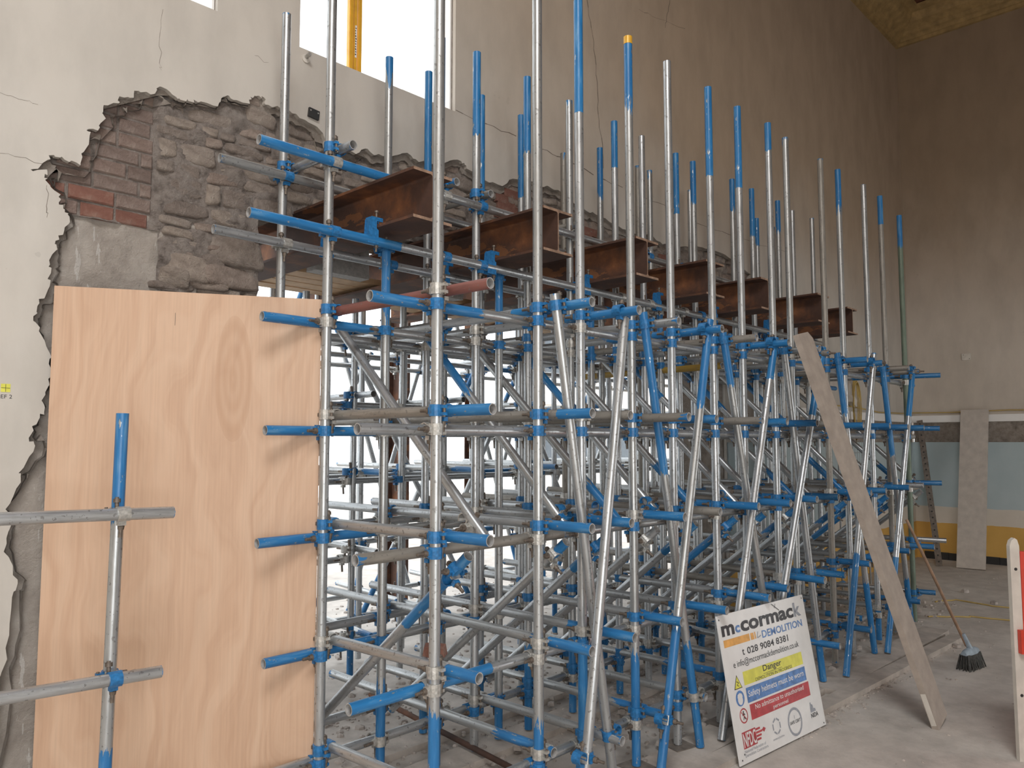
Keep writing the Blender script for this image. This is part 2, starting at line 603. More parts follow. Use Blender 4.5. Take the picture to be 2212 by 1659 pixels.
def inset_edge(pts, lo, hi, seed):
    r = random.Random(seed)
    out = []
    cur = (lo + hi) / 2
    for i, p in enumerate(pts):
        a, b = pts[max(i - 2, 0)], pts[min(i + 2, len(pts) - 1)]
        dx, dz = b[0] - a[0], b[1] - a[1]
        L = math.hypot(dx, dz) or 1
        cur = min(hi, max(lo, cur + r.uniform(-0.012, 0.012)))
        # going up the left side and then right along the top the damaged area lies on the right hand
        out.append((p[0] + dz / L * cur, p[1] - dx / L * cur))
    out[0] = (out[0][0], 0.0)
    out[-1] = (pts[-1][0] - 0.05, 0.0)
    return out


WIN = [[(2.262, 4.11), (3.487, 4.105), (3.487, 7.2), (2.262, 7.2)], [(0.50, 4.12), (1.763, 4.12), (1.763, 7.2), (0.50, 7.2)]]
B7 = [(7.595, 2.825), (7.905, 2.825), (7.905, 3.135), (7.595, 3.135)]


def slab(name, outer, holes, y0, y1, mat, parent=None):
    """flat polygon with holes in the xz plane, front at y0, with edges running back to y1"""
    loops = [outer] + holes
    flat = [p for lp in loops for p in lp]
    tris = tessellate_polygon([[Vector((p[0], p[1], 0)) for p in lp] for lp in loops])
    m = MB()
    n = len(flat)
    fr = []
    for t in tris:
        a, b, c = (flat[i] for i in t)
        ar = (b[0] - a[0]) * (c[1] - a[1]) - (b[1] - a[1]) * (c[0] - a[0])
        fr.append(t if ar > 0 else (t[0], t[2], t[1]))
    m.add([(p[0], y0, p[1]) for p in flat], fr)
    m.add([(p[0], y1, p[1]) for p in flat], [(f[0], f[2], f[1]) for f in fr])
    for lp in loops:
        k = len(lp)
        m.add([(p[0], y0, p[1]) for p in lp] + [(p[0], y1, p[1]) for p in lp], [(i, (i + 1) % k, k + (i + 1) % k, k + i) for i in range(k)])
    return m.build(name, mat, parent)


TOP = 8.7
core_outer = [(-4.4, 0), (1.7, 0), (1.72, 2.56), (2.03, 2.58), (2.08, 3.125), (7.18, 3.125), (7.24, 2.9), (7.24, 0), (XR + 0.4, 0), (XR + 0.4, TOP), (-4.4, TOP)]
wall_l = slab('wall_left', core_outer, WIN + [B7], WY + 0.085, WY + 0.55, M['core'])
struct(wall_l, 'tall damaged wall with plaster broken off rubble stone and brick', 'wall')
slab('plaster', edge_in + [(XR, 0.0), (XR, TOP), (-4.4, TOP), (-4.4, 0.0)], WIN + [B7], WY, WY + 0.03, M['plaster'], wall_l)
ue = inset_edge(edge_in, 0.006, 0.055, 5)
ue = [p for p in ue]
slab('undercoat', [(p[0], p[1]) for p in ue] + [(XR, 0.0), (XR, TOP), (-4.4, TOP), (-4.4, 0.0)], WIN + [B7], WY + 0.03, WY + 0.075, M['undercoat'], wall_l)


def pip(x, z, poly):
    ins = False
    j = len(poly) - 1
    for i in range(len(poly)):
        a, b = poly[i], poly[j]
        if (a[1] > z) != (b[1] > z) and x < (b[0] - a[0]) * (z - a[1]) / (b[1] - a[1]) + a[0]:
            ins = not ins
        j = i
    return ins


# grey render patch left of and above the plywood (displaced grid)
mb = MB()
nx, nz = 60, 150
gx = [0.72 + 1.0 * i / nx for i in range(nx + 1)]
gz = [0.0 + 2.93 * j / nz for j in range(nz + 1)]
vs = []
for z in gz:
    for x in gx:
        d = noise.fractal(Vector((x * 5, 0.3, z * 5)), 0.9, 2.1, 6) * 0.014 + max(0, noise.noise(Vector((x * 14, 4, z * 5)))) * 0.01
        vs.append((x, WY + 0.062 + d, z))
fs = []
for j in range(nz):
    for i in range(nx):
        a = j * (nx + 1) + i
        if gz[j] < 2.55 and gx[i] > 1.69:
            continue
        fs.append((a, a + 1, a + nx + 2, a + nx + 1))
mb.add(vs, fs, 0, True)
mb.build('render_patch', M['render'], wall_l)


# mortar filling the broken patch between stones and bricks (displaced grid)
mb = MB()
gx = [0.96 + i * 0.022 for i in range(int((7.7 - 0.96) / 0.022))]
gz = [2.56 + j * 0.02 for j in range(68)]
nx, nz = len(gx), len(gz)
vs = []
for z in gz:
    for x in gx:
        brick_zone = x < 1.475 and z > 2.86
        d = noise.fractal(Vector((x * 7, 2.2, z * 11)), 0.85, 2.1, 6) * (0.004 if brick_zone else 0.026)
        vs.append((x, WY + (0.058 if brick_zone else 0.054) + d, z))
fs = []
for j in range(nz - 1):
    for i in range(nx - 1):
        x, z = gx[i] + 0.011, gz[j] + 0.01
        if (x < 1.5 and z < 2.86) or (z < 3.13 and x > 2.06) or not any(pip(x + dx, z + dz, notch) for dx in (-.06, 0, .06) for dz in (-.06, 0, .06)):
            continue
        a = j * nx + i
        fs.append((a, a + 1, a + nx + 1, a + nx))
mb.add(vs, fs, 0, True)
mb.build('mortar', M['mortar'], wall_l)


def stone_mesh(w, h, r, depth=0.1, n=14, bulge=0.012):
    """irregular stone with worn edges, front towards -y, centred"""
    m = MB()
    ph, ph2 = r.uniform(0, 6), r.uniform(0, 6)
    outl = []
    for i in range(n):
        a = 2 * pi * (i + r.uniform(-0.2, 0.2)) / n
        e = 0.2
        cx = math.copysign(abs(cos(a)) ** (2 * e), cos(a)) * w / 2
        cz = math.copysign(abs(sin(a)) ** (2 * e), sin(a)) * h / 2
        k = 1 + 0.06 * sin(2 * a + ph) + 0.05 * sin(3 * a + ph2) + r.uniform(-0.05, 0.03)
        outl.append((cx * k, cz * k))
    tx, tz = r.uniform(-.12, .12), r.uniform(-.18, .12)
    sf = lambda x, z: tx * x + tz * z + noise.noise(Vector((x * 9 + ph * 7, ph2 * 5, z * 9))) * bulge
    rings = [[(x, depth, z) for x, z in outl], [(x, 0.024 + sf(x, z), z) for x, z in outl]]
    for k, y in ((0.94, 0.009), (0.82, 0.002), (0.45, 0.0)):
        rings.append([(x * k, y + sf(x * k, z * k) + r.uniform(-.0012, .0012), z * k) for x, z in outl])
    vs = [p for R_ in rings for p in R_] + [(0, sf(0, 0), 0)]
    fs = [(q * n + i, q * n + (i + 1) % n, (q + 1) * n + (i + 1) % n, (q + 1) * n + i) for q in range(4) for i in range(n)]
    fs += [(4 * n + i, 4 * n + (i + 1) % n, 5 * n) for i in range(n)]
    m.add(vs, fs, 0, True)
    return m.mesh('stone', [M['stone']])


rs = random.Random(21)
notch_poly = notch
z = 2.5
while z < 3.85:
    h = rs.choice((0.045, 0.06, 0.075, 0.095, 0.13)) * rs.uniform(0.9, 1.1)
    x = 1.49 + rs.uniform(-0.02, 0.06)
    while x < 7.7:
        w = rs.uniform(0.09, 0.30) * (0.9 if h < 0.08 else 1.0)
        cx, cz = x + w / 2, z + h / 2
        low = 2.55 if cx < 2.07 else 2.98
        near_beam = any(abs(cx - bx) < 0.13 + w / 2 for bx in (2.43, 3.28, 4.18, 5.04, 5.88, 6.85, 7.75)) and cz < 3.13 + h / 2
        inside = any(pip(cx + dx * w * 0.45, cz + dz * h * 0.45, notch_poly) for dx in (-1, 0, 1) for dz in (-1, 0, 1))
        if inside and cz - h / 2 > low - 0.02 and not near_beam and cx + w / 2 < (2.12 if cz < 3.1 and cx < 2.2 else 99) and not (cx > 7.1 and cz < 3.1):
            o = obj('stone', stone_mesh(w * 0.96 - 0.008, h * 0.95 - 0.006, rs), wall_l)
            o.location = (cx, WY + rs.uniform(0.032, 0.050), cz)
            o.rotation_euler = (0, rs.uniform(-0.06, 0.06), 0)
        x += w
    z += h
# rounded stones where the masonry over the opening stops
for (u, v, w, h) in ((520, 545, 0.30, 0.17), (505, 600, 0.34, 0.12), (415, 580, 0.24, 0.15), (455, 610, 0.22, 0.08), (380, 600, 0.16, 0.10)):
    p = on(1, WY + 0.02, u, v)
    o = obj('stone', stone_mesh(w, h, rs, 0.2, 16, 0.035), wall_l)
    o.location = (p.x, WY + 0.02, p.z)
# bricks at the left of the broken patch
brk = MB()
for c in range(12):
    z0 = 2.86 + c * 0.078
    x = 0.98 - (0.11 if c % 2 else 0.0)
    while x < 1.47:
        w = min(0.215 if c % 3 else 0.16, 1.475 - x)
        cx = x + w / 2
        if w > 0.05 and any(pip(cx + dx * w * 0.45, z0 + 0.035, notch_poly) for dx in (-1, 0, 1)):
            m = MB()
            e = 0.006
            hw, hh = w / 2 - 0.006, 0.0335
            jt = lambda: rs.uniform(-0.0025, 0.0025)
            fr = [(-hw + e, jt(), -hh + e), (hw - e, jt(), -hh + e), (hw - e, jt(), hh - e), (-hw + e, jt(), hh - e)]
            md = [(-hw, e, -hh), (hw, e, -hh), (hw, e, hh), (-hw, e, hh)]
            bk = [(a, 0.09, b) for a, _, b in md]
            m.add(fr + md + bk, [(0, 1, 2, 3)] + [(4 + i, 4 + (i + 1) % 4, (i + 1) % 4, i) for i in range(4)] + [(8 + i, 8 + (i + 1) % 4, 4 + (i + 1) % 4, 4 + i) for i in range(4)])
            red = (c < 3 and rs.random() < 0.4) or rs.random() < 0.03
            o = obj('brick', m.mesh('brick', [M['red_brick'] if red else M['brick']]), wall_l)
            o.location = (cx, WY + 0.045 + rs.uniform(0, 0.012), z0 + 0.037)
        x += w
# red bricks showing behind the beams
for (u, v) in ((1095, 430), (1098, 447), (1092, 464), (1275, 500), (1265, 512), (1440, 558), (1455, 560), (1112, 420), (1108, 455)):
    p = on(1, WY + 0.02, u, v)
    m = MB().box((0, 0.05, 0), (0.2, 0.1, 0.066), jit=0.004)
    o = obj('brick', m.mesh('brick', [M['red_brick']]), wall_l)
    o.location = (p.x, WY + 0.03, p.z)


def crack(pts, w=0.004, y=WY - 0.0006, parent=wall_l):
    pts = jag([Wp(u, v) for u, v in pts], 0.012, 4)
    m = MB()
    for i in range(len(pts) - 1):
        a, b = Vector((pts[i][0], 0, pts[i][1])), Vector((pts[i + 1][0], 0, pts[i + 1][1]))
        d = (b - a).normalized()
        nrm = Vector((-d.z, 0, d.x)) * w * rj.uniform(0.3, 0.75)
        off = Vector((0, y, 0))
        m.add([a + nrm + off, a - nrm + off, b - nrm + off, b + nrm + off], [(0, 1, 2, 3)])
    m.build('crack', M['crack'], parent)


crack([(1268, 0), (1277, 60), (1285, 120), (1291, 200), (1294, 260), (1302, 330), (1301, 384)], 0.007)
crack([(1447, 0), (1441, 30), (1437, 60)], 0.006)
crack([(985, 238), (1052, 268), (1115, 294)], 0.005)
crack([(1170, 322), (1215, 340), (1282, 378)], 0.006)
crack([(1295, 384), (1345, 405)], 0.006)
crack([(1395, 428), (1440, 445)], 0.004)
crack([(1500, 480), (1560, 500), (1640, 530), (1700, 545)], 0.004)
crack([(0, 331), (45, 340), (92, 354)], 0.0014)
crack([(352, 20), (346, 70), (345, 130), (349, 152)], 0.0014)
crack([(0, 200), (60, 218), (82, 226)], 0.001)
crack([(550, 120), (580, 135)], 0.0012)
crack([(1815, 775), (1880, 792), (1940, 800)], 0.005)
crack([(101, 400), (100, 445), (101, 470)], 0.002)
crack([(1380, 20), (1420, 40), (1480, 62)], 0.003)

# window linings
for k, w in enumerate(WIN):
    (x0, z0), (x1, _), (_, z1), _ = w
    e = empty('window_%d' % (k + 1), ((x0 + x1) / 2, WY + 0.3, z0))
    struct(e, ('tall window opening filled with white daylight above the scaffold' if k == 0 else 'corner of a second bright window opening at the top left edge'), 'window')
    for nm, c, d in (('sill', ((x0 + x1) / 2, WY + 0.32, z0 + 0.006), (x1 - x0, 0.55, 0.012)), ('jamb', (x0 + 0.006, WY + 0.32, (z0 + z1) / 2), (0.012, 0.55, z1 - z0)),
                     ('jamb', (x1 - 0.006, WY + 0.32, (z0 + z1) / 2), (0.012, 0.55, z1 - z0)), ('head', ((x0 + x1) / 2, WY + 0.32, z1 - 0.006), (x1 - x0, 0.55, 0.012))):
        o = MB().box((0, 0, 0), d).build(nm, M['white_paint'], e)
        o.location = Vector(c) - Vector(e.location)

# far wall with painted dado
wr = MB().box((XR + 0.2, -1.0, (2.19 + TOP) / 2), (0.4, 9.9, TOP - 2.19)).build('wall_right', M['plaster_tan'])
struct(wr, 'brown plastered end wall with blue, cream and ochre dado', 'wall')
MB().box((XR + 0.2, -1.0, 0.89), (0.4, 9.9, 1.786)).build('dado', M['dado'], wr)
mb = MB()
ny, nz = 170, 12
vs = []
for j in range(nz + 1):
    for i in range(ny + 1):
        y = WY - 0.02 - 5.0 * i / ny
        z = 1.775 + 0.33 * j / nz
        d = noise.fractal(Vector((3.1, y * 9, z * 9)), 0.9, 2.1, 6) * 0.03
        vs.append((XR + 0.045 + d, y, z))
mb.add(vs, [(j * (ny + 1) + i, (j + 1) * (ny + 1) + i, (j + 1) * (ny + 1) + i + 1, j * (ny + 1) + i + 1) for j in range(nz) for i in range(ny)], 0, True)
mb.build('broken_band', M['undercoat'], wr)
t = MB().box((XR - 0.008, -1.0, 2.14), (0.05, 9.9, 0.105)).build('trim_1', M['white_paint'])
struct(t, 'white painted picture rail on the end wall', 'rail')
mb = MB()
for i in range(14):
    a = -0.7 + i * 0.335
    mb.box((XR - 0.012, a, 0.055 + random.uniform(-.004, .004)), (0.03, 0.33, 0.11 + random.uniform(-.012, .006)))
struct(mb.build('baseboard_right', M['black']), 'charred dark skirting at foot of the end wall', 'skirting')
# dado of the damaged wall beyond the opening
t = MB().box(((8.95 + XR) / 2, WY - 0.008, 2.14), (XR - 8.95, 0.05, 0.105)).build('trim_2', M['white_paint'])
struct(t, 'white rail on damaged wall between scaffold and corner', 'rail')
dl = MB().box(((7.24 + XR) / 2, WY + 0.005, 0.89), (XR - 7.24, 0.05, 1.78)).build('dado_strip', M['dado'], wall_l)
mb = MB()
mb.box(((8.0 + XR) / 2, WY - 0.001, 1.93), (XR - 8.0, 0.012, 0.31), jit=0.004)
mb.build('broken_strip', M['undercoat'], wall_l)

# ceiling and cornice
PROF = [(0.0, 8.2), (0.05, 8.2), (0.06, 8.245), (0.09, 8.25), (0.11, 8.30), (0.15, 8.315), (0.17, 8.36), (0.30, 8.42), (0.34, 8.47), (0.36, 8.53), (0.45, 8.55), (0.46, 8.60)]


def cornice(name, p0, p1, nrm, miter):
    m = MB()
    n = len(PROF)
    d = (Vector(p1) - Vector(p0)).normalized()
    vs = []
    for end, sgn in ((p0, -1), (p1, 1)):
        for o, zz in PROF:
            sh = miter * o if sgn > 0 else 0
            vs.append(Vector((end[0] + nrm[0] * o - d.x * sh, end[1] + nrm[1] * o - d.y * sh, zz)))
    m.add(vs, [(i, i + 1, n + i + 1, n + i) for i in range(n - 1)], 0)
    return m.build(name, M['cornice'])


struct(cornice('trim_3', (-4, WY, 0), (XR, WY, 0), (0, -1), 1), 'gilt plaster cornice along the damaged wall', 'cornice')
struct(cornice('trim_4', (XR, -6, 0), (XR, WY, 0), (-1, 0), 1), 'gilt plaster cornice along the end wall', 'cornice')
cb = MB()
for x0, x1, y0, y1 in ((-4.4, -3.45, -6.2, 4.2), (0.05, XR + 0.45, -6.2, 4.2), (-3.45, 0.05, -6.2, -3.15), (-3.45, 0.05, -0.25, 4.2)):
    cb.box(((x0 + x1) / 2, (y0 + y1) / 2, CEIL + 0.15), (x1 - x0, y1 - y0, 0.3))
ce = cb.build('ceiling', M['maroon'])
struct(ce, 'dark maroon coffered ceiling with a rooflight opening', 'ceiling')
for dist in (0.72, 1.0):
    for (c, d) in ((((XR - 4) / 2, WY - dist, CEIL - 0.03), (XR + 4 - 2 * dist, 0.12, 0.07)), ((XR - dist, -1.0, CEIL - 0.03), (0.12, 9.9 - 2 * dist, 0.07))):
        MB().box(c, d).build('ceiling_moulding', M['cornice'] if dist > 0.9 else M['maroon'], ce)


# walls behind the camera, each with one big window opening
def wall_with_window(name, axis, pos, lo, hi, w0, w1, z0, z1, label):
    e = MB()
    def bx(a0, a1, b0, b1):
        c = (a0 + a1) / 2
        d = a1 - a0
        if axis == 1:
            e.box((c, pos, (b0 + b1) / 2), (d, 0.3, b1 - b0))
        else:
            e.box((pos, c, (b0 + b1) / 2), (0.3, d, b1 - b0))
    bx(lo, w0, 0, TOP)
    bx(w1, 8.0, 0, TOP)
    bx(10.4, hi, 0, TOP)
    bx(8.0, 10.4, 2.8, TOP)  # wall above the opening added for the fill lamp
    bx(w0, w1, 0, z0)
    bx(w0, w1, z1, TOP)
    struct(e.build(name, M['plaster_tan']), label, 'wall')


wall_with_window('wall_back', 1, -3.5, -4.2, XR + 0.4, -3.65, 0.25, 0.3, 3.7, 'plastered wall behind the viewer with one large window and an added fill-light opening')
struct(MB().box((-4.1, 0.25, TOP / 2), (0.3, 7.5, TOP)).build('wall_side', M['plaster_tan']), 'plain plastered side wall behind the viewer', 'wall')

# ------------------------------------------------------------------ steel needle beams
BX = [2.43, 3.28, 4.18, 5.04, 5.88, 6.85, 7.75]
BEND = [2.915, 2.82, 2.825, 2.815, 2.81, 2.755, 2.835]
BROT = [0.018, 0.0, 0.004, -0.006, 0.0, 0.004, 0.0]
BTOP = [3.135, 3.11, 3.11, 3.105, 3.105, 3.105, 3.105]


def beam_mesh(L):
    hw, h, tf, tw, r = 0.127, 0.254, 0.0145, 0.0088, 0.0127
    half = [(hw, 0), (hw, tf), (tw / 2 + r, tf)]
    for k in range(1, 4):
        a = pi / 2 * k / 4
        half.append((tw / 2 + r - r * sin(a), tf + r - r * cos(a)))
    half.append((tw / 2, tf + r))
    q = half + [(x, h - z) for x, z in half[::-1]]
    prof = q + [(-x, z) for x, z in q[::-1]]
    n = len(prof)
    m = MB()
    seg = 4
    vs = []
    for s in range(seg + 1):
        vs += [(x, L * s / seg, z) for x, z in prof]
    m.add(vs, [(s * n + i, s * n + (i + 1) % n, (s + 1) * n + (i + 1) % n, (s + 1) * n + i) for s in range(seg) for i in range(n)])
    k = n // 4
    # end faces: two flanges and the web as quads
    for y, flip in ((0, 0), (L, 1)):
        for quad in (((-hw, 0), (hw, 0), (hw, tf), (-hw, tf)), ((-hw, h - tf), (hw, h - tf), (hw, h), (-hw, h)), ((-tw / 2, tf), (tw / 2, tf), (tw / 2, h - tf), (-tw / 2, h - tf))):
            f = (0, 1, 2, 3) if not flip else (3, 2, 1, 0)
            m.add([(a, y, b) for a, b in quad], [f], 1)
        for sx in (1, -1):
            for zz, sg in ((tf, 1), (h - tf, -1)):
                pts = [(sx * tw / 2, zz), (sx * (tw / 2 + r), zz)] + [(sx * (tw / 2 + r - r * sin(pi / 2 * k / 4)), zz + sg * (r - r * cos(pi / 2 * k / 4))) for k in range(1, 5)]
                m.add([(a, y, b) for a, b in pts], [tuple(range(len(pts)))], 1)
    return m.mesh('steel_beam', [M['rust'], M['rust_cut']])


BL = ['nearest the plywood', 'second from the plywood', 'third from the plywood', 'fourth from the plywood', 'fifth from the plywood', 'sixth from the plywood', 'farthest, by the end wall corner']
for i in range(7):
    o = obj('steel_beam', beam_mesh(2.75 if i else 2.6))
    o.location = (BX[i], BEND[i], BTOP[i] - 0.254)
    o.rotation_euler = (0, 0, BROT[i])
    tag(o, 'rusty steel I-beam needle through the wall, ' + BL[i], 'steel beam', 'needle beams')

# timber soffit boards and concrete blocks between the beams
for i in range(6):
    x0, x1 = BX[i] + 0.02, BX[i + 1] - 0.02
    base = BTOP[i] - 0.254 + 0.016
    for k in range(4):
        o = MB().box((0, 0, 0), (x1 - x0, 0.145, 0.04), jit=0.003).build('soffit_board', M['timber'])
        o.location = ((x0 + x1) / 2, WY + 0.60 + k * 0.16, base + 0.022 + random.uniform(0, 0.004))
        tag(o, 'new timber board, %s from the front, between the %s and %s beams' % (ORD[k], ORD[i], ORD[i + 1]), 'board', 'timber boards under the wall')
    o = MB().box((0, 0, 0), (min(0.42, x1 - x0 - 0.3), 0.11, 0.22), jit=0.003).build('concrete_block', M['block'])
    o.location = ((x0 + x1) / 2, WY + 0.46, base + 0.002 + 0.112)
    tag(o, 'grey concrete block packed between the %s and %s beams' % (ORD[i], ORD[i + 1]), 'block', 'packing blocks under the wall')

# ------------------------------------------------------------------ scaffold tubes
RO, RI = 0.02415, 0.0203


def tube_mesh(L, n=18):
    m = MB()
    c = [(cos(2 * pi * i / n), sin(2 * pi * i / n)) for i in range(n)]
    for r, out in ((RO, 1), (RI, 0)):
        vs = [(r * a, r * b, 0) for a, b in c] + [(r * a, r * b, L) for a, b in c]
        fs = [(i, (i + 1) % n, n + (i + 1) % n, n + i) for i in range(n)]
        if not out:
            fs = [f[::-1] for f in fs]
        m.add(vs, fs, 0 if out else 1, True)
    for z, fl in ((0, 1), (L, 0)):
        vs = [(RO * a, RO * b, z) for a, b in c] + [(RI * a, RI * b, z) for a, b in c]
        fs = [(i, (i + 1) % n, n + (i + 1) % n, n + i) for i in range(n)]
        m.add(vs, [f[::-1] for f in fs] if fl else fs, 1)
    return m


NT = [0]


def tube(p0, p1, label, group, la=0.0, lb=0.0, mat='zinc', n=18, name='scaffold_tube'):
    p0, p1 = Vector(p0), Vector(p1)
    L = (p1 - p0).length
    o = obj(name, tube_mesh(L, n).mesh(name, [M[mat], M['cut_end']]))
    q = (p1 - p0).to_track_quat('Z', 'X')
    o.rotation_mode = 'QUATERNION'
    o.rotation_quaternion = q @ Matrix.Rotation(random.uniform(0, 6.28), 3, 'Z').to_quaternion()
    o.location = p0
    o.color = (la / 10, lb / 10, L / 10, 1)
    tag(o, label, 'scaffold tube', group)
    NT[0] += 1
    return o


R1 = [2.11, 2.75, 3.08, 3.53, 3.94, 4.43, 4.82, 5.29, 5.58, 6.23, 6.60, 7.20, 7.63, 8.17]
R2 = [2.058, 2.78, 3.06, 3.51, 3.93, 4.44, 4.79, 5.27, 5.53, 6.19, 6.56, 7.10, 7.42, 7.90]
R3 = [2.03, 2.72, 3.03, 3.50, 3.89, 4.36, 4.81, 5.33, 5.51, 6.17, 6.55, 7.10, 7.49, 7.87]
ROWS = [(R1, 2.5, 'front'), (R2, 3.275, 'middle'), (R3, 3.69, 'wall-side')]
# painted lengths: (bottom, top)
PB = [
    [(.62, 0), (.42, 0), (.8, .62), (.6, .42), (0, 0), (0, .6), (.5, .58), (.3, .21), (0, 0), (0, 0), (0, .36), (.3, 0), (0, .28), (0, .32)],
    [(0, 0), (.3, .4), (0, .52), (.5, .5), (.45, 0), (.3, .35), (0, 0), (.5, .5), (.4, .36), (0, .3), (.3, .45), (.4, .32), (0, 0), (0, 0)],
    [(.3, 0), (0, .12), (.3, 1.0), (.4, .8), (0, .6), (0, 0), (.4, .4), (0, 0), (.5, 0), (0, 0), (0, .2), (.4, .4), (0, .3), (0, 0)],
]
TOPZ = 4.12
for r, (xs, y, rn) in enumerate(ROWS):
    for i, x in enumerate(xs):
        la, lb = PB[r][i]
        mat = 'zinc'
        if (r, i) in ((0, 9), (2, 5), (2, 7)):
            mat = 'dull_tube'
        if (r, i) == (0, 12):
            mat = 'dull_tube'
        if (r, i) == (0, 13):
            mat = 'green_tube'
        tz = TOPZ + random.uniform(-0.012, 0.02)
        if (r, i) == (0, 13):
            tz = 4.06
        if (r, i) == (2, 5):
            tz = 3.97
        look = 'blue-topped' if lb > 0.15 else ('dull brown' if mat == 'dull_tube' else 'bare galvanised')
        o = tube((x, y, 0.05), (x + random.uniform(-.004, .004), y, tz), '%s scaffold upright, %s from the plywood in the %s row' % (look, ORD[i], rn), 'scaffold uprights', la, lb, mat, 20 if r < 2 else 14)
        if (r, i) == (0, 3):
            MB().arc(0, 2 * pi, RO, RO + 0.0012, 0.022, off=(0, 0, tz - 0.05 - 0.022), n=20).build('yellow_band', M['ochre_steel'], o)['label'] = 'yellow band round the top'
# props under the beams
for i in range(7):
    o = tube((BX[i], 3.30, 0.05), (BX[i], 3.30, BTOP[i] - 0.254 - 0.03), 'short prop with blue head under the %s steel beam' % ORD[i], 'props under the beams', 0.25 if i % 2 else 0.5, (0.42, 0.4, 0.5, 0.35, 0.4, 0.3, 0.3)[i], 'zinc')

OFF = 0.0535
LZ = [0.265, 0.765, 1.32, 1.835, 2.37]
TZ = [0.33, 0.835, 1.385, 1.915, 2.435]
LIFT = ['lowest', 'second', 'third', 'fourth', 'top']
ledger_end = {(0, 4): 1.80, (0, 3): 1.75, (0, 2): 1.75, (0, 1): 1.73, (0, 0): 1.9, (1, 4): 1.74, (1, 3): 1.77, (1, 2): 1.743, (1, 1): 1.79, (1, 0): 1.75}
rl = random.Random(11)
for r, (xs, y, rn) in enumerate(ROWS):
    for k, z in enumerate(LZ):
        x0 = ledger_end.get((r, k), 1.98)
        x1 = (8.55, 8.5, 8.35)[r] + rl.uniform(-0.05, 0.08)
        la = {(0, 4): .62, (0, 3): 0, (0, 2): 0, (0, 1): .75, (1, 4): .62, (1, 3): .62, (1, 2): .68, (1, 1): .6}.get((r, k), 0.0)
        mat = 'dull_tube' if (r, k) == (0, 2) else 'zinc'
        xm = rl.uniform(4.6, 5.4) if (r, k) not in ((0, 3), (0, 2)) else (6.0 if k == 3 else 2.98)
        yy = y + OFF
        tilt = rl.uniform(-0.006, 0.006)
        tube((x0, yy, z + tilt), (xm, yy, z), '%s lengthwise tube at the %s lift of the %s row, plywood end' % ('blue-ended' if la else ('brown' if mat == 'dull_tube' else 'grey'), LIFT[k], rn), 'lengthwise scaffold tubes', la, 0, mat, 18 if r == 0 else 14)
        tube((xm + 0.004, yy, z), (x1, yy, z - tilt), 'grey lengthwise tube at the %s lift of the %s row, far end' % (LIFT[k], rn), 'lengthwise scaffold tubes', 0, rl.choice((0, .2, .35)), 'zinc', 14)
# tubes under and over the beams
for r, zu, zo, xa, xb in ((1, 2.812, 3.166, 1.608, 1.648), (2, 2.822, 3.19, 1.634, 1.656)):
    y = ROWS[r][1] - OFF
    rn = ROWS[r][2]
    tube((xa, y, zu + 0.004), (8.0, y, zu - 0.012), '%s tube slung just under the beams along the %s row' % ('blue-ended' if r == 1 else 'grey', rn), 'tubes under and over the beams', 0.85 if r == 1 else 0, 0)
    tube((xb, y, zo), (6.4, y, zo - 0.015), '%s tube lying over the beams along the %s row' % ('worn blue' if r == 1 else 'grey', rn), 'tubes under and over the beams', 0.9 if r == 1 else 0, 0)
for i in (0, 1, 2, 4, 6):
    a, b = R2[i] + OFF, R3[i] + OFF
    tube((a, (3.15, 3.19, 3.2, 3.22, 3.25)[(0, 1, 2, 4, 6).index(i)], 3.252), (b, 3.9, 3.262), 'short grey cross tube above the beams by the %s middle upright' % ORD[i], 'short cross tubes above the beams', 0, 0, 'dull_tube' if i else 'zinc', 16)

TBLUE = {(0, 4): ('red_tube', 0), (1, 4): ('zinc', .5), (2, 4): ('zinc', .75), (3, 4): ('zinc', 0), (4, 4): ('zinc', .8), (5, 4): ('dull_tube', 0), (6, 4): ('zinc', .32),
         (7, 4): ('zinc', 0), (8, 4): ('dull_tube', 0), (9, 4): ('zinc', .6), (10, 4): ('zinc', .7), (11, 4): ('dull_tube', 0), (12, 4): ('dull_tube', 0), (13, 4): ('zinc', .8),
         (0, 3): ('dull_tube', .27), (1, 3): ('dull_tube', .2), (2, 3): ('dull_tube', 0), (3, 3): ('dull_tube', 0), (4, 3): ('zinc', .4), (5, 3): ('dull_tube', 0), (6, 3): ('zinc', .35), (7, 3): ('zinc', .5), (8, 3): ('dull_tube', 0)}
TFRONT = {(0, 4): 2.245, (0, 3): 2.23, (0, 2): 2.243, (0, 1): 2.30, (1, 4): 2.21, (1, 3): 2.213, (1, 2): 2.22, (1, 1): 2.226}
rt = random.Random(5)
TR = {}
for i in range(14):
    for k, z in enumerate(TZ):
        mat, bl = TBLUE.get((i, k), ('zinc' if rt.random() < 0.75 else 'dull_tube', rt.choice((0, .2, .3, .35, .45))))
        if i < 4 and k in (0, 1, 2):
            mat, bl = 'zinc', ((.15, .27, .3), (.35, .33, .24), (.0, .4, .38), (.3, .25, .25))[i][k]
        yf = TFRONT.get((i, k), 2.22 + rt.uniform(-0.05, 0.03))
        if k == 0:
            yf = 2.36 + rt.uniform(-0.14, 0.1)
        if (i, k) == (0, 0):
            yf = 2.62
        x1, x3 = R1[i] + OFF, R3[i] + OFF
        sl = (x3 - x1) / (3.69 - 2.5)
        yb = 3.86 if i >= 12 else 4.36 + rt.uniform(-.1, .06)
        xa, xb = x1 + sl * (yf - 2.5), x1 + sl * (yb - 2.5)
        look = {'red_tube': 'red painted', 'dull_tube': 'dusty brown', 'zinc': 'grey'}[mat] + (' blue-ended' if bl else '')
        tube((xa, yf, z), (xb, yb, z + rt.uniform(-.008, .008)), '%s cross tube at the %s lift on the %s front upright' % (look, LIFT[k], ORD[i]), 'cross tubes of the scaffold', bl, 0, mat, 18 if i < 7 else 14)
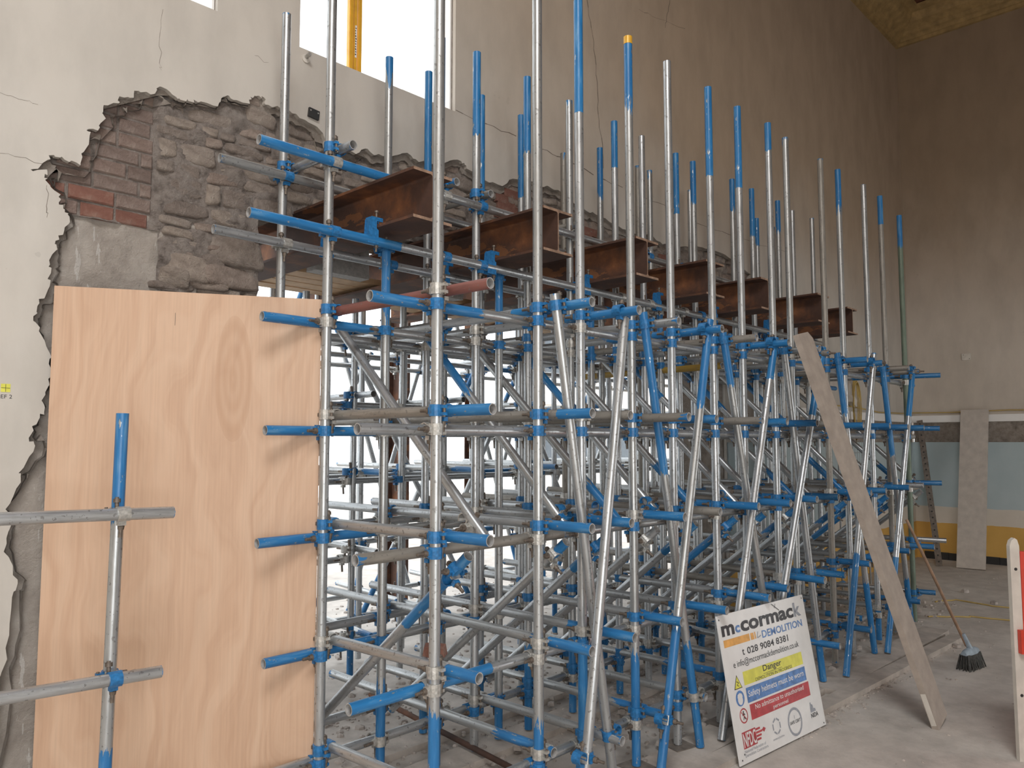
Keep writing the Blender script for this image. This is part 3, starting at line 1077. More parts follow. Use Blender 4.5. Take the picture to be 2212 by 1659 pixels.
# one yellow cross tube deeper in the scaffold
tube((5.0, 2.75, 2.33), (5.15, 4.3, 2.34), 'yellow painted cross tube deep under the fourth beam', 'cross tubes of the scaffold', 0, 0, 'yellow_tube', 14)

# diagonal braces across the rows
rb = random.Random(9)
for i in range(14):
    xx = R1[i] + 0.21 + rb.uniform(-0.02, 0.03)
    tube((xx + rb.uniform(-.03, .03), 3.56, 2.40), (xx + 0.05, 2.50 + rb.uniform(-.04, .04), 1.36), 'diagonal brace falling towards the %s front upright above its third lift' % ORD[i], 'upper diagonal braces', (0, .5, 0, .7, 0, 0, .4)[i % 7], (0, 0, .3, 0, .4)[i % 5], 'zinc', 14)
    xl = R1[i] + 0.105
    tube((xl + 0.02, 2.43, 1.30), (xl + rb.uniform(-.03, .05), 3.74, 0.22), 'diagonal brace rising to the %s front upright below its third lift' % ORD[i], 'lower diagonal braces', (.55, .1, .3, 0, .3)[i % 5], 0, 'zinc', 14)
# raking tubes on the outer face
RAK = [((2.75, 2.39, 2.49), (3.19, 2.39, 0.05), 0, 0), ((3.18, 2.29, 2.43), (2.81, 2.30, 0.05), 0, 0), ((3.53, 2.42, 2.50), (4.0, 2.39, 0.05), .62, .9),
       ((4.04, 2.30, 2.50), (3.45, 2.30, 0.05), .8, .55), ((4.43, 2.43, 2.48), (4.97, 2.37, 0.05), .5, .35), ((4.92, 2.31, 2.48), (4.17, 2.35, 0.05), 0, .3),
       ((5.29, 2.42, 2.42), (5.70, 2.38, 0.05), .3, 0), ((5.68, 2.30, 2.48), (4.70, 2.35, 0.05), .3, .55), ((6.23, 2.41, 2.50), (6.74, 2.38, 0.05), .6, .5),
       ((6.70, 2.285, 2.52), (5.92, 2.30, 0.05), .9, 0), ((7.20, 2.39, 2.45), (7.76, 2.40, 0.05), .5, .8), ((7.73, 2.295, 2.48), (6.80, 2.30, 0.05), .8, .5)]
for i, (a, b, la, lb) in enumerate(RAK):
    tube(b, a, 'slanting outer tube leaning %s, %s from the plywood%s' % ('right' if i % 2 else 'left', ORD[i], ', blue-topped' if lb else ''), 'slanting tubes on the outer face', la, lb, 'zinc', 20)
# scaffold beyond the wall opening
rbk = random.Random(31)
ZB = [0.35, 0.95, 1.5, 2.05, 2.5]
BROW = [(4.72, 'nearest'), (5.35, 'middle'), (6.15, 'outermost')]
for r, (y, rn) in enumerate(BROW):
    for i in range(14):
        x = R3[i] + 0.12 + 0.10 * r + rbk.uniform(-0.06, 0.06)
        tube((x, y, 0.03), (x, y, 2.83 if r == 0 else 3.7), 'daylit upright beyond the opening, %s from left in the %s outer row' % (ORD[i], rn), 'scaffold uprights beyond the opening', rbk.choice((0, 0, .5)), rbk.choice((0, 0, .4)), 'zinc', 10)
    for k, z in enumerate(ZB):
        for part, xa, xb in (('left', 1.2, 5.0), ('right', 5.02, 8.9)):
            tube((xa + rbk.uniform(-.2, .2) * (part == 'left'), y + OFF, z), (xb, y + OFF, z + rbk.uniform(-.02, .02)), '%s half of the %s-lift lengthwise tube in the %s row beyond the opening' % (part, LIFT[k], rn), 'lengthwise tubes beyond the opening', rbk.choice((0, .3, .6)), 0, 'zinc', 10)
for i in range(0, 14, 2):
    for k, z in enumerate(ZB):
        x = R3[i] + 0.2 + rbk.uniform(-.04, .04)
        tube((x, 4.45 + rbk.uniform(-.1, .1), z + 0.07), (x + 0.18, 6.5, z + 0.07), 'outer cross tube at the %s lift beyond the %s wall-side upright' % (LIFT[k], ORD[i]), 'cross tubes beyond the opening', rbk.choice((0, .25)), 0, 'zinc', 10)
for i in range(12):
    x = 1.3 + i * 0.62
    s = 1 if i % 3 else -1
    tube((x, 5.42 + 0.03 * (i % 3), 0.3), (x + s * 1.35, 5.42 + 0.03 * (i % 3), 2.55), 'daylit diagonal brace beyond the opening, %s from the left' % ORD[i], 'diagonal braces beyond the opening', rbk.choice((0, .4)), rbk.choice((0, .4)), 'zinc', 10)

for i in range(9):
    x = 1.0 + i * 0.8
    s = -1 if i % 2 else 1
    tube((x, 6.24 + 0.04 * (i % 2), 0.2), (x + s * 1.1, 6.24 + 0.04 * (i % 2), 3.3), 'steep diagonal brace on the outermost row beyond the opening, %s from the left' % ORD[i], 'steep braces beyond the opening', rbk.choice((0, .5)), rbk.choice((0, .5)), 'zinc', 10)

# ------------------------------------------------------------------ couplers


def coupler_parts():
    body = MB()
    body.box((0, 0.0268, 0), (0.046, 0.006, 0.046))
    body.arc(radians(35), radians(145), RO + 0.0005, RO + 0.006, 0.024, n=5)
    body.arc(radians(180 + 35), radians(180 + 145) , RO + 0.0005, RO + 0.006, 0.024, axis='X', off=(0, OFF, 0), n=5) if False else None
    flap_v = MB().arc(radians(160), radians(380), RO + 0.0006, RO + 0.0066, 0.0245, n=9)
    for s in (1, -1):
        flap_v.box((0.039, 0.006, s * 0.0155), (0.028, 0.022, 0.013))
    flap_v.box((-0.036, 0.004, 0), (0.018, 0.024, 0.03))
    flap_h = MB().arc(radians(-60), radians(200), RO + 0.0006, RO + 0.0066, 0.0235, axis='X', off=(0, OFF, 0), n=9)
    flap_h.box((0, OFF - 0.012, -0.036), (0.03, 0.024, 0.018))
    bolt_v = MB().cyl((-0.03, 0.004, 0), (-0.098, -0.004, 0), 0.0075, n=8)
    pin_v = MB().cyl((0.046, 0.006, -0.027), (0.046, 0.006, 0.027), 0.0065, n=8)
    nut_v = MB().cyl((-0.046, 0.002, 0), (-0.064, -0.0005, 0), 0.0155, 0.0135, n=6)
    bolt_h = MB().cyl((0, OFF - 0.012, -0.03), (0, OFF - 0.018, -0.092), 0.0075, n=8)
    nut_h = MB().cyl((0, OFF - 0.013, -0.046), (0, OFF - 0.015, -0.061), 0.0135, 0.0115, n=6)
    eye = MB().cyl((0.012, OFF - 0.03, 0.022), (0.012, OFF - 0.034, 0.066), 0.008, n=8)
    eye_nut = MB().cyl((0.012, OFF - 0.032, 0.045), (0.012, OFF - 0.033, 0.06), 0.014, n=6)
    return body, flap_v, flap_h, bolt_v, nut_v, bolt_h, nut_h, pin_v, eye, eye_nut


CP = coupler_parts()
CM = {}
for cname in ('blue_steel', 'zinc_steel'):
    CM[cname] = [CP[0].mesh('saddle', [M['zinc_steel']]), CP[1].mesh('flap', [M[cname]]), CP[2].mesh('flap', [M[cname]])]
    s = MB()
    for k, p in enumerate(CP):
        s.add(p.v, p.f, 0 if k < 3 else 1)
    CM[cname + '_one'] = s.mesh('coupler', [M[cname], M['bolt']])
BM = [p.mesh(n, [M['bolt']]) for n, p in zip(('bolt', 'nut', 'bolt', 'nut', 'pin', 'bolt', 'nut'), CP[3:])]
rc = random.Random(17)
NC = [0]
stuff = MB()


def coupler(p, q, label, full, color=None):
    color = color or ('blue_steel' if rc.random() < 0.68 else 'zinc_steel')
    word = 'blue' if color == 'blue_steel' else 'zinc'
    if full:
        e = empty('scaffold_coupler', p)
        e.rotation_mode = 'QUATERNION'
        e.rotation_quaternion = q
        for nm, me in zip(('saddle', 'flap', 'flap'), CM[color]):
            obj(nm, me, e)
        b1 = obj('bolt', BM[0], e)
        obj('nut', BM[1], b1)
        b2 = obj('bolt', BM[2], e)
        obj('nut', BM[3], b2)
        obj('pin', BM[4], e)
        b3 = obj('bolt', BM[5], e)
        obj('nut', BM[6], b3)
    else:
        e = obj('scaffold_coupler', CM[color + '_one'])
        e.rotation_mode = 'QUATERNION'
        e.rotation_quaternion = q
        e.location = p
    tag(e, word + ' ' + label, 'coupler', 'scaffold couplers')
    NC[0] += 1
    return e


def coupler_stuff(p, q):
    blue = 0 if rc.random() < 0.5 else 2
    for k, m in enumerate(CP):
        if k in (4, 6, 9):
            continue
        stuff.add([q @ Vector(v) + Vector(p) for v in m.v], m.f, blue if k < 3 else 1)


QL = Matrix.Identity(3).to_quaternion()
QT = Matrix.Rotation(radians(-90), 3, 'Z').to_quaternion()
for r, (xs, y, rn) in enumerate(ROWS):
    for i, x in enumerate(xs):
        for k in range(5):
            jl = Matrix.Rotation(rc.uniform(-.12, .12), 3, 'Z').to_quaternion()
            for q, z, nm in ((QL, LZ[k], 'lengthwise tube'), (QT, TZ[k], 'cross tube')):
                if r < 2 and not (r == 1 and i >= 10):
                    coupler((x, y, z), q, 'coupler holding the %s-lift %s on the %s %s upright' % (LIFT[k], nm, ORD[i], rn), r == 0 or i < 5)
                else:
                    coupler_stuff((x, y, z), q)
rb2 = random.Random(9)
for i in range(14):
    xx = R1[i] + 0.26
    coupler((xx, 2.5 + OFF, 1.40), Matrix.Rotation(radians(40), 3, 'X').to_quaternion() @ QL, 'swivel coupler at the foot of the upper brace by the %s front upright' % ORD[i], i < 7)
    coupler((R1[i] + 0.115, 2.5, 1.235), Matrix.Rotation(radians(-50), 3, 'X').to_quaternion() @ QL, 'swivel coupler at the head of the lower brace by the %s front upright' % ORD[i], i < 7)
# couplers of the slanting tubes, tubes at the beams, props and the outer scaffold
for i, (a, b, la, lb) in enumerate(RAK):
    a, b = Vector(a), Vector(b)
    d = (a - b).normalized()
    base = d.to_track_quat('Z', 'Y')
    side = 1 if i % 2 == 0 else -1
    # second tube of the coupler runs front to back beside the slanting tube
    zl = d
    yl = Vector((side, 0, 0)) - zl * zl.x * side
    yl.normalize()
    xl = yl.cross(zl)
    q = Matrix((xl, yl, zl)).transposed().to_quaternion()
    st = i + 1
    t = (a.z - TZ[4]) / (a.z - b.z)
    t2 = (a.z - 0.34) / (a.z - b.z)
    if i < 4:
        coupler(a + (b - a) * t2, q, 'coupler at the foot of the %s slanting tube from the plywood' % ORD[i], True)
    coupler(a + (b - a) * t, q, 'coupler at the head of the %s slanting tube from the plywood' % ORD[i], True, 'blue_steel')
for r in (1, 2):
    for i, x in enumerate(ROWS[r][0]):
        Q2 = Matrix.Rotation(pi, 3, 'Z').to_quaternion()
        if i < 9:
            if i < 3:
                coupler((x, ROWS[r][1], 2.815 if r == 1 else 2.825), Q2, 'coupler just under the beams on the %s %s upright' % (ORD[i], ROWS[r][2]), True)
                coupler((x, ROWS[r][1], 3.165 if r == 1 else 3.188), Q2, 'coupler just over the beams on the %s %s upright' % (ORD[i], ROWS[r][2]), True)
                coupler((x, ROWS[r][1], 3.255), QT, 'coupler of the short top tube on the %s %s upright' % (ORD[i], ROWS[r][2]), True, 'blue_steel')
            else:
                coupler_stuff((x, ROWS[r][1], 2.815), Q2)
                coupler_stuff((x, ROWS[r][1], 3.17), Q2)
for i in range(7):
    for z in (LZ + [BTOP[i] - 0.254 - 0.06]):
        coupler_stuff((BX[i], 3.30, z), QL)
for r, (y, rn) in enumerate(BROW):
    for i in range(14):
        for z in ZB:
            coupler_stuff((R3[i] + 0.12 + 0.10 * r, y, z), QL)
            if i % 2 == 0:
                coupler_stuff((R3[i] + 0.12 + 0.10 * r, y, z + 0.07), QT)
so = stuff.build('coupler_cluster', [M['blue_steel'], M['bolt'], M['zinc_steel']])
tag(so, 'small couplers crowding the joints deep in the scaffold', 'couplers', kind='stuff')

# blue girder clamps gripping the lower flanges
for i, (x, y, side) in enumerate(((BX[0] - 0.127, ROWS[1][1] - OFF, -1), (BX[0] - 0.127, ROWS[2][1] - OFF, -1), (BX[1] - 0.127, ROWS[1][1] - OFF, -1), (BX[1] - 0.127, ROWS[2][1] - OFF, -1),
                                  (BX[2] - 0.127, ROWS[1][1] - OFF, -1), (BX[3] - 0.127, ROWS[1][1] - OFF, -1), (BX[4] - 0.127, ROWS[1][1] - OFF, -1), (BX[5] - 0.127, ROWS[1][1] - OFF, -1))):
    bz = 2.88 if i < 2 else 2.856
    e = empty('girder_clamp', (x, y, bz))
    j = MB()
    # tapering jaw plate pair with hooked top
    for s in (-1, 1):
        pts = [(-0.062, -0.085), (0.004, -0.085), (0.004, -0.012), (-0.008, -0.004), (-0.008, 0.035), (0.03, 0.035), (0.03, 0.055), (-0.04, 0.055), (-0.052, 0.04)]
        n = len(pts)
        yy = s * 0.018
        vs = [(a, yy - 0.003, b) for a, b in pts] + [(a, yy + 0.003, b) for a, b in pts]
        j.add(vs, [tuple(range(n)), tuple(range(2 * n - 1, n - 1, -1))] + [(k, (k + 1) % n, n + (k + 1) % n, n + k) for k in range(n)])
    j.box((-0.046, 0, -0.01), (0.008, 0.036, 0.12))
    j.build('jaw', M['blue_steel'], e)
    MB().cyl((0.004, 0, -0.12), (0.004, 0, 0.09), 0.006, n=8).cyl((0.004, 0, 0.085), (0.004, 0, 0.095), 0.011, n=6).cyl((0.004, 0, -0.1), (0.004, 0, -0.088), 0.012, n=6).build('bolt', M['bolt'], e)
    beam_i = (0, 0, 1, 1, 2, 3, 4, 5)[i]
    row_n = ('middle', 'wall-side', 'middle', 'wall-side', 'middle', 'middle', 'middle', 'middle')[i]
    tag(e, 'blue girder clamp gripping the %s beam over the %s row' % (ORD[beam_i], row_n), 'clamp', 'girder clamps')

# ------------------------------------------------------------------ floor: sole boards, base plates, rubble
rf = random.Random(41)
SB = [(2.42, 2.0, 5.55, 0.004, 'front row, plywood end'), (2.36, 5.58, 8.05, -0.05, 'front row, far end'), (2.21, 3.7, 7.95, -0.048, 'outer edge of the scaffold'),
      (3.28, 2.0, 5.6, 0.0, 'middle row, plywood end'), (3.28, 5.63, 8.3, 0.0, 'middle row, far end'), (3.69, 2.0, 5.6, 0, 'wall-side row, plywood end'), (3.69, 5.63, 8.3, 0, 'wall-side row, far end')]
for k, (y, xa, xb, sl, nm) in enumerate(SB):
    m = MB()
    L = xb - xa
    n = 8
    vs = []
    for i in range(n + 1):
        x = -L / 2 + L * i / n
        w = 0.1125 if k != 2 else 0.06
        for yy, zz in ((-w, 0), (w, 0), (w, 0.04), (-w, 0.04)):
            vs.append((x, yy + rf.uniform(-.003, .003), zz + (rf.uniform(-.004, .003) if zz else 0)))
    m.add(vs, [(i * 4 + a, i * 4 + (a + 1) % 4, i * 4 + 4 + (a + 1) % 4, i * 4 + 4 + a) for i in range(n) for a in range(4)] + [(3, 2, 1, 0), tuple(n * 4 + a for a in range(4))])
    o = m.build('sole_board', M['dusty_board'])
    o.location = ((xa + xb) / 2, y + sl, 0.001)
    o.rotation_euler = (0, 0, atan2(sl, L) if k != 2 else -0.045)
    tag(o, 'dusty timber sole board on the floor under the ' + nm, 'board', 'sole boards')
for i in (0, 1, 2, 3, 4, 5, 6):
    m = MB().box((0, 0, 0.003), (0.15, 0.15, 0.006))
    m.cyl((0, 0, 0.006), (0, 0, 0.03), 0.018, n=10)
    o = m.build('base_plate', M['angle'])
    o.location = (R1[i], 2.5, 0.041)
    o.rotation_euler = (0, 0, rf.uniform(-.3, .3))
    tag(o, 'square steel base plate under the %s front upright' % ORD[i], 'base plate', 'base plates')


def rock_into(m, p, s, r):
    n = 6
    rot = r.uniform(0, 6.28)
    top = [Vector((cos(rot + 2 * pi * i / n) * s * r.uniform(.5, 1), sin(rot + 2 * pi * i / n) * s * r.uniform(.5, 1), s * r.uniform(0.3, 0.55))) for i in range(n)]
    bot = [Vector((v.x * 1.15, v.y * 1.15, -0.1 * s)) for v in top]
    cap = Vector((0, 0, s * r.uniform(.55, .8)))
    m.add([v + p for v in bot + top + [cap]], [(i, (i + 1) % n, n + (i + 1) % n, n + i) for i in range(n)] + [(n + i, n + (i + 1) % n, 2 * n) for i in range(n)])


rub = MB()
for _ in range(4200):
    x = rf.uniform(1.9, 9.5)
    y = rf.choice((rf.uniform(2.45, 3.95), rf.uniform(3.0, 4.6), rf.uniform(3.9, 7.5)))
    if x > 7.15 and 3.85 < y < 4.6:
        continue
    rock_into(rub, Vector((x, y, 0.0 if rf.random() < .7 else 0.035)), rf.choice((0.008, 0.012, 0.018, 0.03)) * rf.uniform(.7, 1.3), rf)
for _ in range(900):
    x = rf.uniform(4.6, 7.9)
    y = 2.17 - 0.02 * (x - 5) + rf.gauss(-0.03, 0.05)
    rock_into(rub, Vector((x, y, 0)), rf.choice((0.005, 0.008, 0.013)) * rf.uniform(.7, 1.3), rf)
for _ in range(500):
    rock_into(rub, Vector((rf.uniform(4.5, 12.8), rf.uniform(0.4, 3.6), 0)), rf.choice((0.004, 0.006, 0.012)), rf)
tag(rub.build('rubble', M['chip']), 'small rubble and dust scattered under and around the scaffold', 'rubble', kind='stuff')
# bigger lumps that can be told apart
for i, (x, y, s, lb) in enumerate(((8.9, 2.7, .07, 'flat broken stone on the floor behind the broom'), (10.4, 2.62, .06, 'dark lump of debris near the end wall'),
                                   (9.4, 2.95, .06, 'stone chip beside the farthest upright'), (9.9, 2.2, .05, 'small stone lying alone on open floor'), (7.6, 2.0, .045, 'pebble between the sole board and the broom'))):
    m = MB()
    rock_into(m, Vector((0, 0, 0)), s, rf)
    o = m.build('stone_chip', M['chip'])
    o.location = (x, y, 0.008)
    tag(o, lb, 'stone')
m = MB()
rock_into(m, Vector((0, 0, 0)), 0.07, rf)
o = m.build('brick_piece', M['red_brick'])
p = on(0, 2.3, 958, 1372)
o.location = (2.225, 2.64, 0.862)
tag(o, 'broken piece of red brick caught on a cross tube by the first front upright', 'brick')

a, b = on(2, 0.10, 800, 1500), on(2, 0.06, 1130, 1672)
tag(MB().cyl(a, b, 0.016, n=10).build('steel_rod', M['rust']), 'dark rusty rod lying across the rubble at the foot of the scaffold', 'rod')

# ------------------------------------------------------------------ plywood sheet and its prop frame
pa, pb = Vector((1.022, 3.893, 0)), Vector((2.056, 3.322, 0))
W = (pb - pa).length
e = MB()
e.box((W / 2, 0.009, 1.25), (W, 0.018, 2.48))
ply = e.build('plywood_sheet', M['ply'])
ply.location = (pa.x, pa.y, 0)
ply.rotation_euler = (0, 0, atan2(pb.y - pa.y, pb.x - pa.x))
tag(ply, 'tall plywood sheet closing the gap between wall and scaffold', 'plywood')
for (s, zz, L) in ((0.51, 2.36, 0.06), (0.95, 2.4, 0.03)):
    MB().box((s, -0.0004, zz), (0.002, 0.001, L)).build('split', M['crack'], ply)
FY = 3.3
fr_v = tube((1.112, FY, 0.03), (1.132, FY, 1.897), 'upright tube with blue top standing in front of the plywood', None, 0.55, 0.42)
tube((0.2, FY - OFF, 1.520), (1.325, FY - OFF, 1.491), 'upper level tube clamped across the upright in front of the plywood', None)
tube((0.2, FY - OFF, 0.898), (1.297, FY - OFF, 0.854), 'lower level tube clamped across the upright in front of the plywood', None)
Q2 = Matrix.Rotation(pi, 3, 'Z').to_quaternion()
coupler((1.128, FY, 1.4965), Q2, 'coupler on the upper tube in front of the plywood', True, 'zinc_steel')
coupler((1.121, FY, 0.861), Q2, 'coupler on the lower tube in front of the plywood', True, 'blue_steel')

# ------------------------------------------------------------------ demolition company sign
BLc, BRc = Vector((3.985, 2.135, 0.012)), Vector((4.945, 2.055, 0.012))
TLc = on(1, 2.275, 1538, 1334)
sx = (BRc - BLc).normalized()
sw = (BRc - BLc).length
upv = TLc - BLc
upv = (upv - sx * upv.dot(sx))
sh = upv.length
sz = upv.normalized()
sy = sz.cross(sx)
sign = empty('site_sign', BLc)
sign.rotation_mode = 'QUATERNION'
sign.rotation_quaternion = Matrix((sx, sy, sz)).transposed().to_quaternion()
tag(sign, 'white demolition company sign leaning against the scaffold', 'sign')
MB().box((sw / 2, 0.003, sh / 2), (sw, 0.006, sh)).build('panel', M['white_print'], sign)


def S(s, t):
    return (s * sw, t * sh)


def rect(s0, t0, s1, t1, mat, name='panel_print', lift=0.0008):
    a, b = S(s0, t0), S(s1, t1)
    m = MB()
    m.add([(a[0], -lift, a[1]), (b[0], -lift, a[1]), (b[0], -lift, b[1]), (a[0], -lift, b[1])], [(0, 1, 2, 3)])
    return m.build(name, M[mat], sign)


def poly(pts, mat, name='symbol', lift=0.0012):
    m = MB()
    m.add([(S(s, t)[0], -lift, S(s, t)[1]) for s, t in pts], [tuple(range(len(pts)))])
    return m.build(name, M[mat], sign)


def lines(segs, w, mat, name='symbol', lift=0.0014):
    m = MB()
    for (s0, t0), (s1, t1) in segs:
        a, b = Vector((*S(s0, t0),)), Vector((*S(s1, t1),))
        d = (b - a).normalized()
        nn = Vector((-d.y, d.x)) * w / 2
        q = [a - nn, b - nn, b + nn, a + nn]
        m.add([(p.x, -lift, p.y) for p in q], [(0, 1, 2, 3)])
    return m.build(name, M[mat], sign)


def ring(s, t, r0, r1, mat, n=28, name='symbol', lift=0.0013):
    m = MB()
    c = S(s, t)
    vs = []
    for i in range(n):
        a = 2 * pi * i / n
        vs += [(c[0] + cos(a) * r0, -lift, c[1] + sin(a) * r0), (c[0] + cos(a) * r1, -lift, c[1] + sin(a) * r1)]
    m.add(vs, [(2 * i, 2 * i + 1, 2 * ((i + 1) % n) + 1, 2 * ((i + 1) % n)) for i in range(n)])
    return m.build(name, M[mat], sign)


def disc(s, t, r, mat, n=24, name='symbol', lift=0.0012, sy_=1.0):
    c = S(s, t)
    m = MB()
    m.add([(c[0] + cos(2 * pi * i / n) * r, -lift, c[1] + sin(2 * pi * i / n) * r * sy_) for i in range(n)], [tuple(range(n))])
    return m.build(name, M[mat], sign)


def text_obj(body, mat, bold=0.0):
    cu = bpy.data.curves.new('lettering', 'FONT')
    cu.body = body
    cu.size = 1.0
    cu.offset = bold
    cu.resolution_u = 3
    tmp = bpy.data.objects.new('lettering_tmp', cu)
    COL.objects.link(tmp)
    dg = bpy.context.evaluated_depsgraph_get()
    me = bpy.data.meshes.new_from_object(tmp.evaluated_get(dg))
    bpy.data.objects.remove(tmp)
    me.materials.clear()
    me.materials.append(mat)
    return me


def text(body, s0, s1, t0, t1, mat, bold=0.0, parent=None, lift=0.0016):
    """fit a line of lettering into the box s0..s1 (width) and t0..t1 (height of the glyph box)"""
    me = text_obj(body, M[mat], bold)
    xs = [v.co.x for v in me.vertices]
    ys = [v.co.y for v in me.vertices]
    x0, x1, y0, y1 = min(xs), max(xs), min(ys), max(ys)
    a, b = S(s0, t0), S(s1, t1)
    kx, ky = (b[0] - a[0]) / (x1 - x0), (b[1] - a[1]) / (y1 - y0)
    for v in me.vertices:
        v.co = (a[0] + (v.co.x - x0) * kx, -lift, a[1] + (v.co.y - y0) * ky)
    return obj('lettering', me, sign)


text('m', 0.028, 0.160, 0.851, 0.925, 'ink_black', 0.035)
text('c', 0.168, 0.220, 0.853, 0.905, 'ink_blue', 0.035)
text('cormac', 0.228, 0.845, 0.848, 0.925, 'ink_black', 0.035)
text('k', 0.853, 0.94, 0.848, 0.955, 'ink_grey', 0.035)
rect(0.032, 0.775, 0.306, 0.826, 'ink_orange')
poly([(0.317, 0.776), (0.355, 0.776), (0.35, 0.824), (0.317, 0.824)], 'ink_orange')
poly([(0.362, 0.776), (0.374, 0.776), (0.372, 0.826), (0.36, 0.826)], 'ink_orange')
lines([((0.384, 0.778), (0.402, 0.822)), ((0.392, 0.778), (0.43, 0.79))], 0.006, 'ink_grey')
text('DEMOLITION', 0.443, 0.93, 0.766, 0.82, 'ink_blue', 0.014)
text('t', 0.203, 0.226, 0.692, 0.735, 'ink_black', 0.006)
text('028 9084 8381', 0.256, 0.73, 0.690, 0.738, 'ink_black', 0.012)
text('e info@mccormackdemolition.co.uk', 0.092, 0.842, 0.613, 0.672, 'ink_black', 0.0)
rect(0.171, 0.490, 0.855, 0.583, 'ink_yellow')
text('Danger', 0.388, 0.600, 0.526, 0.581, 'ink_black', 0.012)
lines([((0.386, 0.523), (0.602, 0.523))], 0.002, 'ink_black')
text('DEMOLITION IN PROGRESS', 0.292, 0.716, 0.492, 0.515, 'ink_black', 0.0)
rect(0.176, 0.369, 0.863, 0.471, 'ink_blue')
text('Safety helmets must be worn', 0.192, 0.836, 0.393, 0.449, 'white_print', 0.006)
rect(0.187, 0.252, 0.876, 0.356, 'ink_red')
text('No admittance to unauthorised', 0.242, 0.806, 0.311, 0.345, 'white_print', 0.006)
text('personnel', 0.43, 0.604, 0.259, 0.294, 'white_print', 0.006)
poly([(0.103, 0.578), (0.062, 0.484), (0.146, 0.484)], 'ink_black')
poly([(0.1035, 0.568), (0.070, 0.489), (0.138, 0.489)], 'ink_yellow', lift=0.0016)
lines([((0.092, 0.535), (0.114, 0.523)), ((0.114, 0.523), (0.094, 0.51)), ((0.094, 0.51), (0.112, 0.5))], 0.004, 'ink_black', lift=0.002)
disc(0.105, 0.419, 0.042, 'ink_blue')
disc(0.105, 0.410, 0.024, 'white_print', lift=0.0016, sy_=1.15)
poly([(0.078, 0.425), (0.132, 0.425), (0.126, 0.447), (0.105, 0.455), (0.084, 0.447)], 'white_print', lift=0.0018)
ring(0.113, 0.301, 0.033, 0.040, 'ink_red')
disc(0.113, 0.326, 0.0055, 'ink_black', lift=0.0016)
lines([((0.113, 0.32), (0.115, 0.296)), ((0.115, 0.297), (0.105, 0.274)), ((0.115, 0.297), (0.124, 0.276)), ((0.113, 0.317), (0.101, 0.303)), ((0.114, 0.317), (0.126, 0.305))], 0.005, 'ink_black', lift=0.0016)
lines([((0.091, 0.33), (0.136, 0.271))], 0.005, 'ink_red', lift=0.002)
rect(0.064, 0.091, 0.205, 0.2, 'ink_red')
text('NFDC', 0.07, 0.2, 0.098, 0.193, 'white_print', 0.02)
for tt in (0.115, 0.138, 0.161, 0.184):
    rect(0.207, tt - 0.007, 0.262 + 0.012 * sin(tt * 90), tt + 0.007, 'ink_red')
poly([(0.27, 0.165), (0.29, 0.18), (0.312, 0.165), (0.29, 0.145)], 'ink_red')
text('National Federation of', 0.065, 0.29, 0.064, 0.084, 'ink_grey')
text('Demolition Contractors', 0.065, 0.307, 0.038, 0.058, 'ink_grey')
hx = [(0.43 + 0.045 * cos(radians(60 * k + 90)), 0.145 + 0.056 * sin(radians(60 * k + 90))) for k in range(6)]
lines([((hx[k][0] * .9 + hx[(k + 1) % 6][0] * .1, hx[k][1] * .9 + hx[(k + 1) % 6][1] * .1), (hx[k][0] * .15 + hx[(k + 1) % 6][0] * .85, hx[k][1] * .15 + hx[(k + 1) % 6][1] * .85)) for k in range(6)], 0.010, 'ink_grey')
text('constructionline', 0.37, 0.495, 0.058, 0.074, 'ink_grey')
ring(0.641, 0.119, 0.066, 0.080, 'ink_grey')
text('SAFE CERT', 0.58, 0.705, 0.108, 0.130, 'ink_black', 0.01)
lines([((0.641, 0.14), (0.641, 0.165))], 0.004, 'ink_grey')
text('NIDA', 0.838, 0.925, 0.09, 0.122, 'ink_black', 0.015)
poly([(0.84, 0.13), (0.905, 0.13), (0.9, 0.15), (0.88, 0.155), (0.875, 0.18), (0.858, 0.19), (0.855, 0.205), (0.845, 0.2)], 'ink_grey')
for s, t in ((0.02, 0.97), (0.98, 0.975), (0.03, 0.03), (0.975, 0.02), (0.06, 0.06)):
    disc(s, t, 0.005, 'ink_black', 10, 'screw_hole')
lines([((0.60, 0.99), (0.68, 0.93)), ((0.63, 0.955), (0.645, 0.985))], 0.004, 'ink_black', 'tie_wire', 0.004)

# ------------------------------------------------------------------ leaning plank, broom, barrier and other loose things
a, b = Vector((5.475, 1.55, 0.014)), Vector((4.97, 2.150, 2.50))
L = (b - a).length
o = empty('scaffold_board', a)
zl = (b - a).normalized()
xl = (Vector((1, 0, 0)) - zl * zl.x).normalized()
yl = zl.cross(xl)
o.rotation_mode = 'QUATERNION'
o.rotation_quaternion = Matrix((xl, yl, zl)).transposed().to_quaternion()
m = MB()
hw, ht = 0.112, 0.019
pts = [(-hw, 0), (hw, 0), (hw, L - 0.05), (hw - 0.05, L), (-hw, L)]
n = len(pts)
m.add([(x, -ht, z) for x, z in pts] + [(x, ht, z) for x, z in pts], [tuple(range(n)), tuple(range(2 * n - 1, n - 1, -1))] + [((k + 1) % n, k, n + k, n + (k + 1) % n) for k in range(n)])
m.build('plank', M['board'], o)
MB().box((-hw - 0.0006, 0.0, 0.13), (0.002, 0.03, 0.2)).build('chalk_mark', M['white_plastic'], o)
tag(o, 'long grey scaffold board leaning diagonally against the outer tubes', 'board')

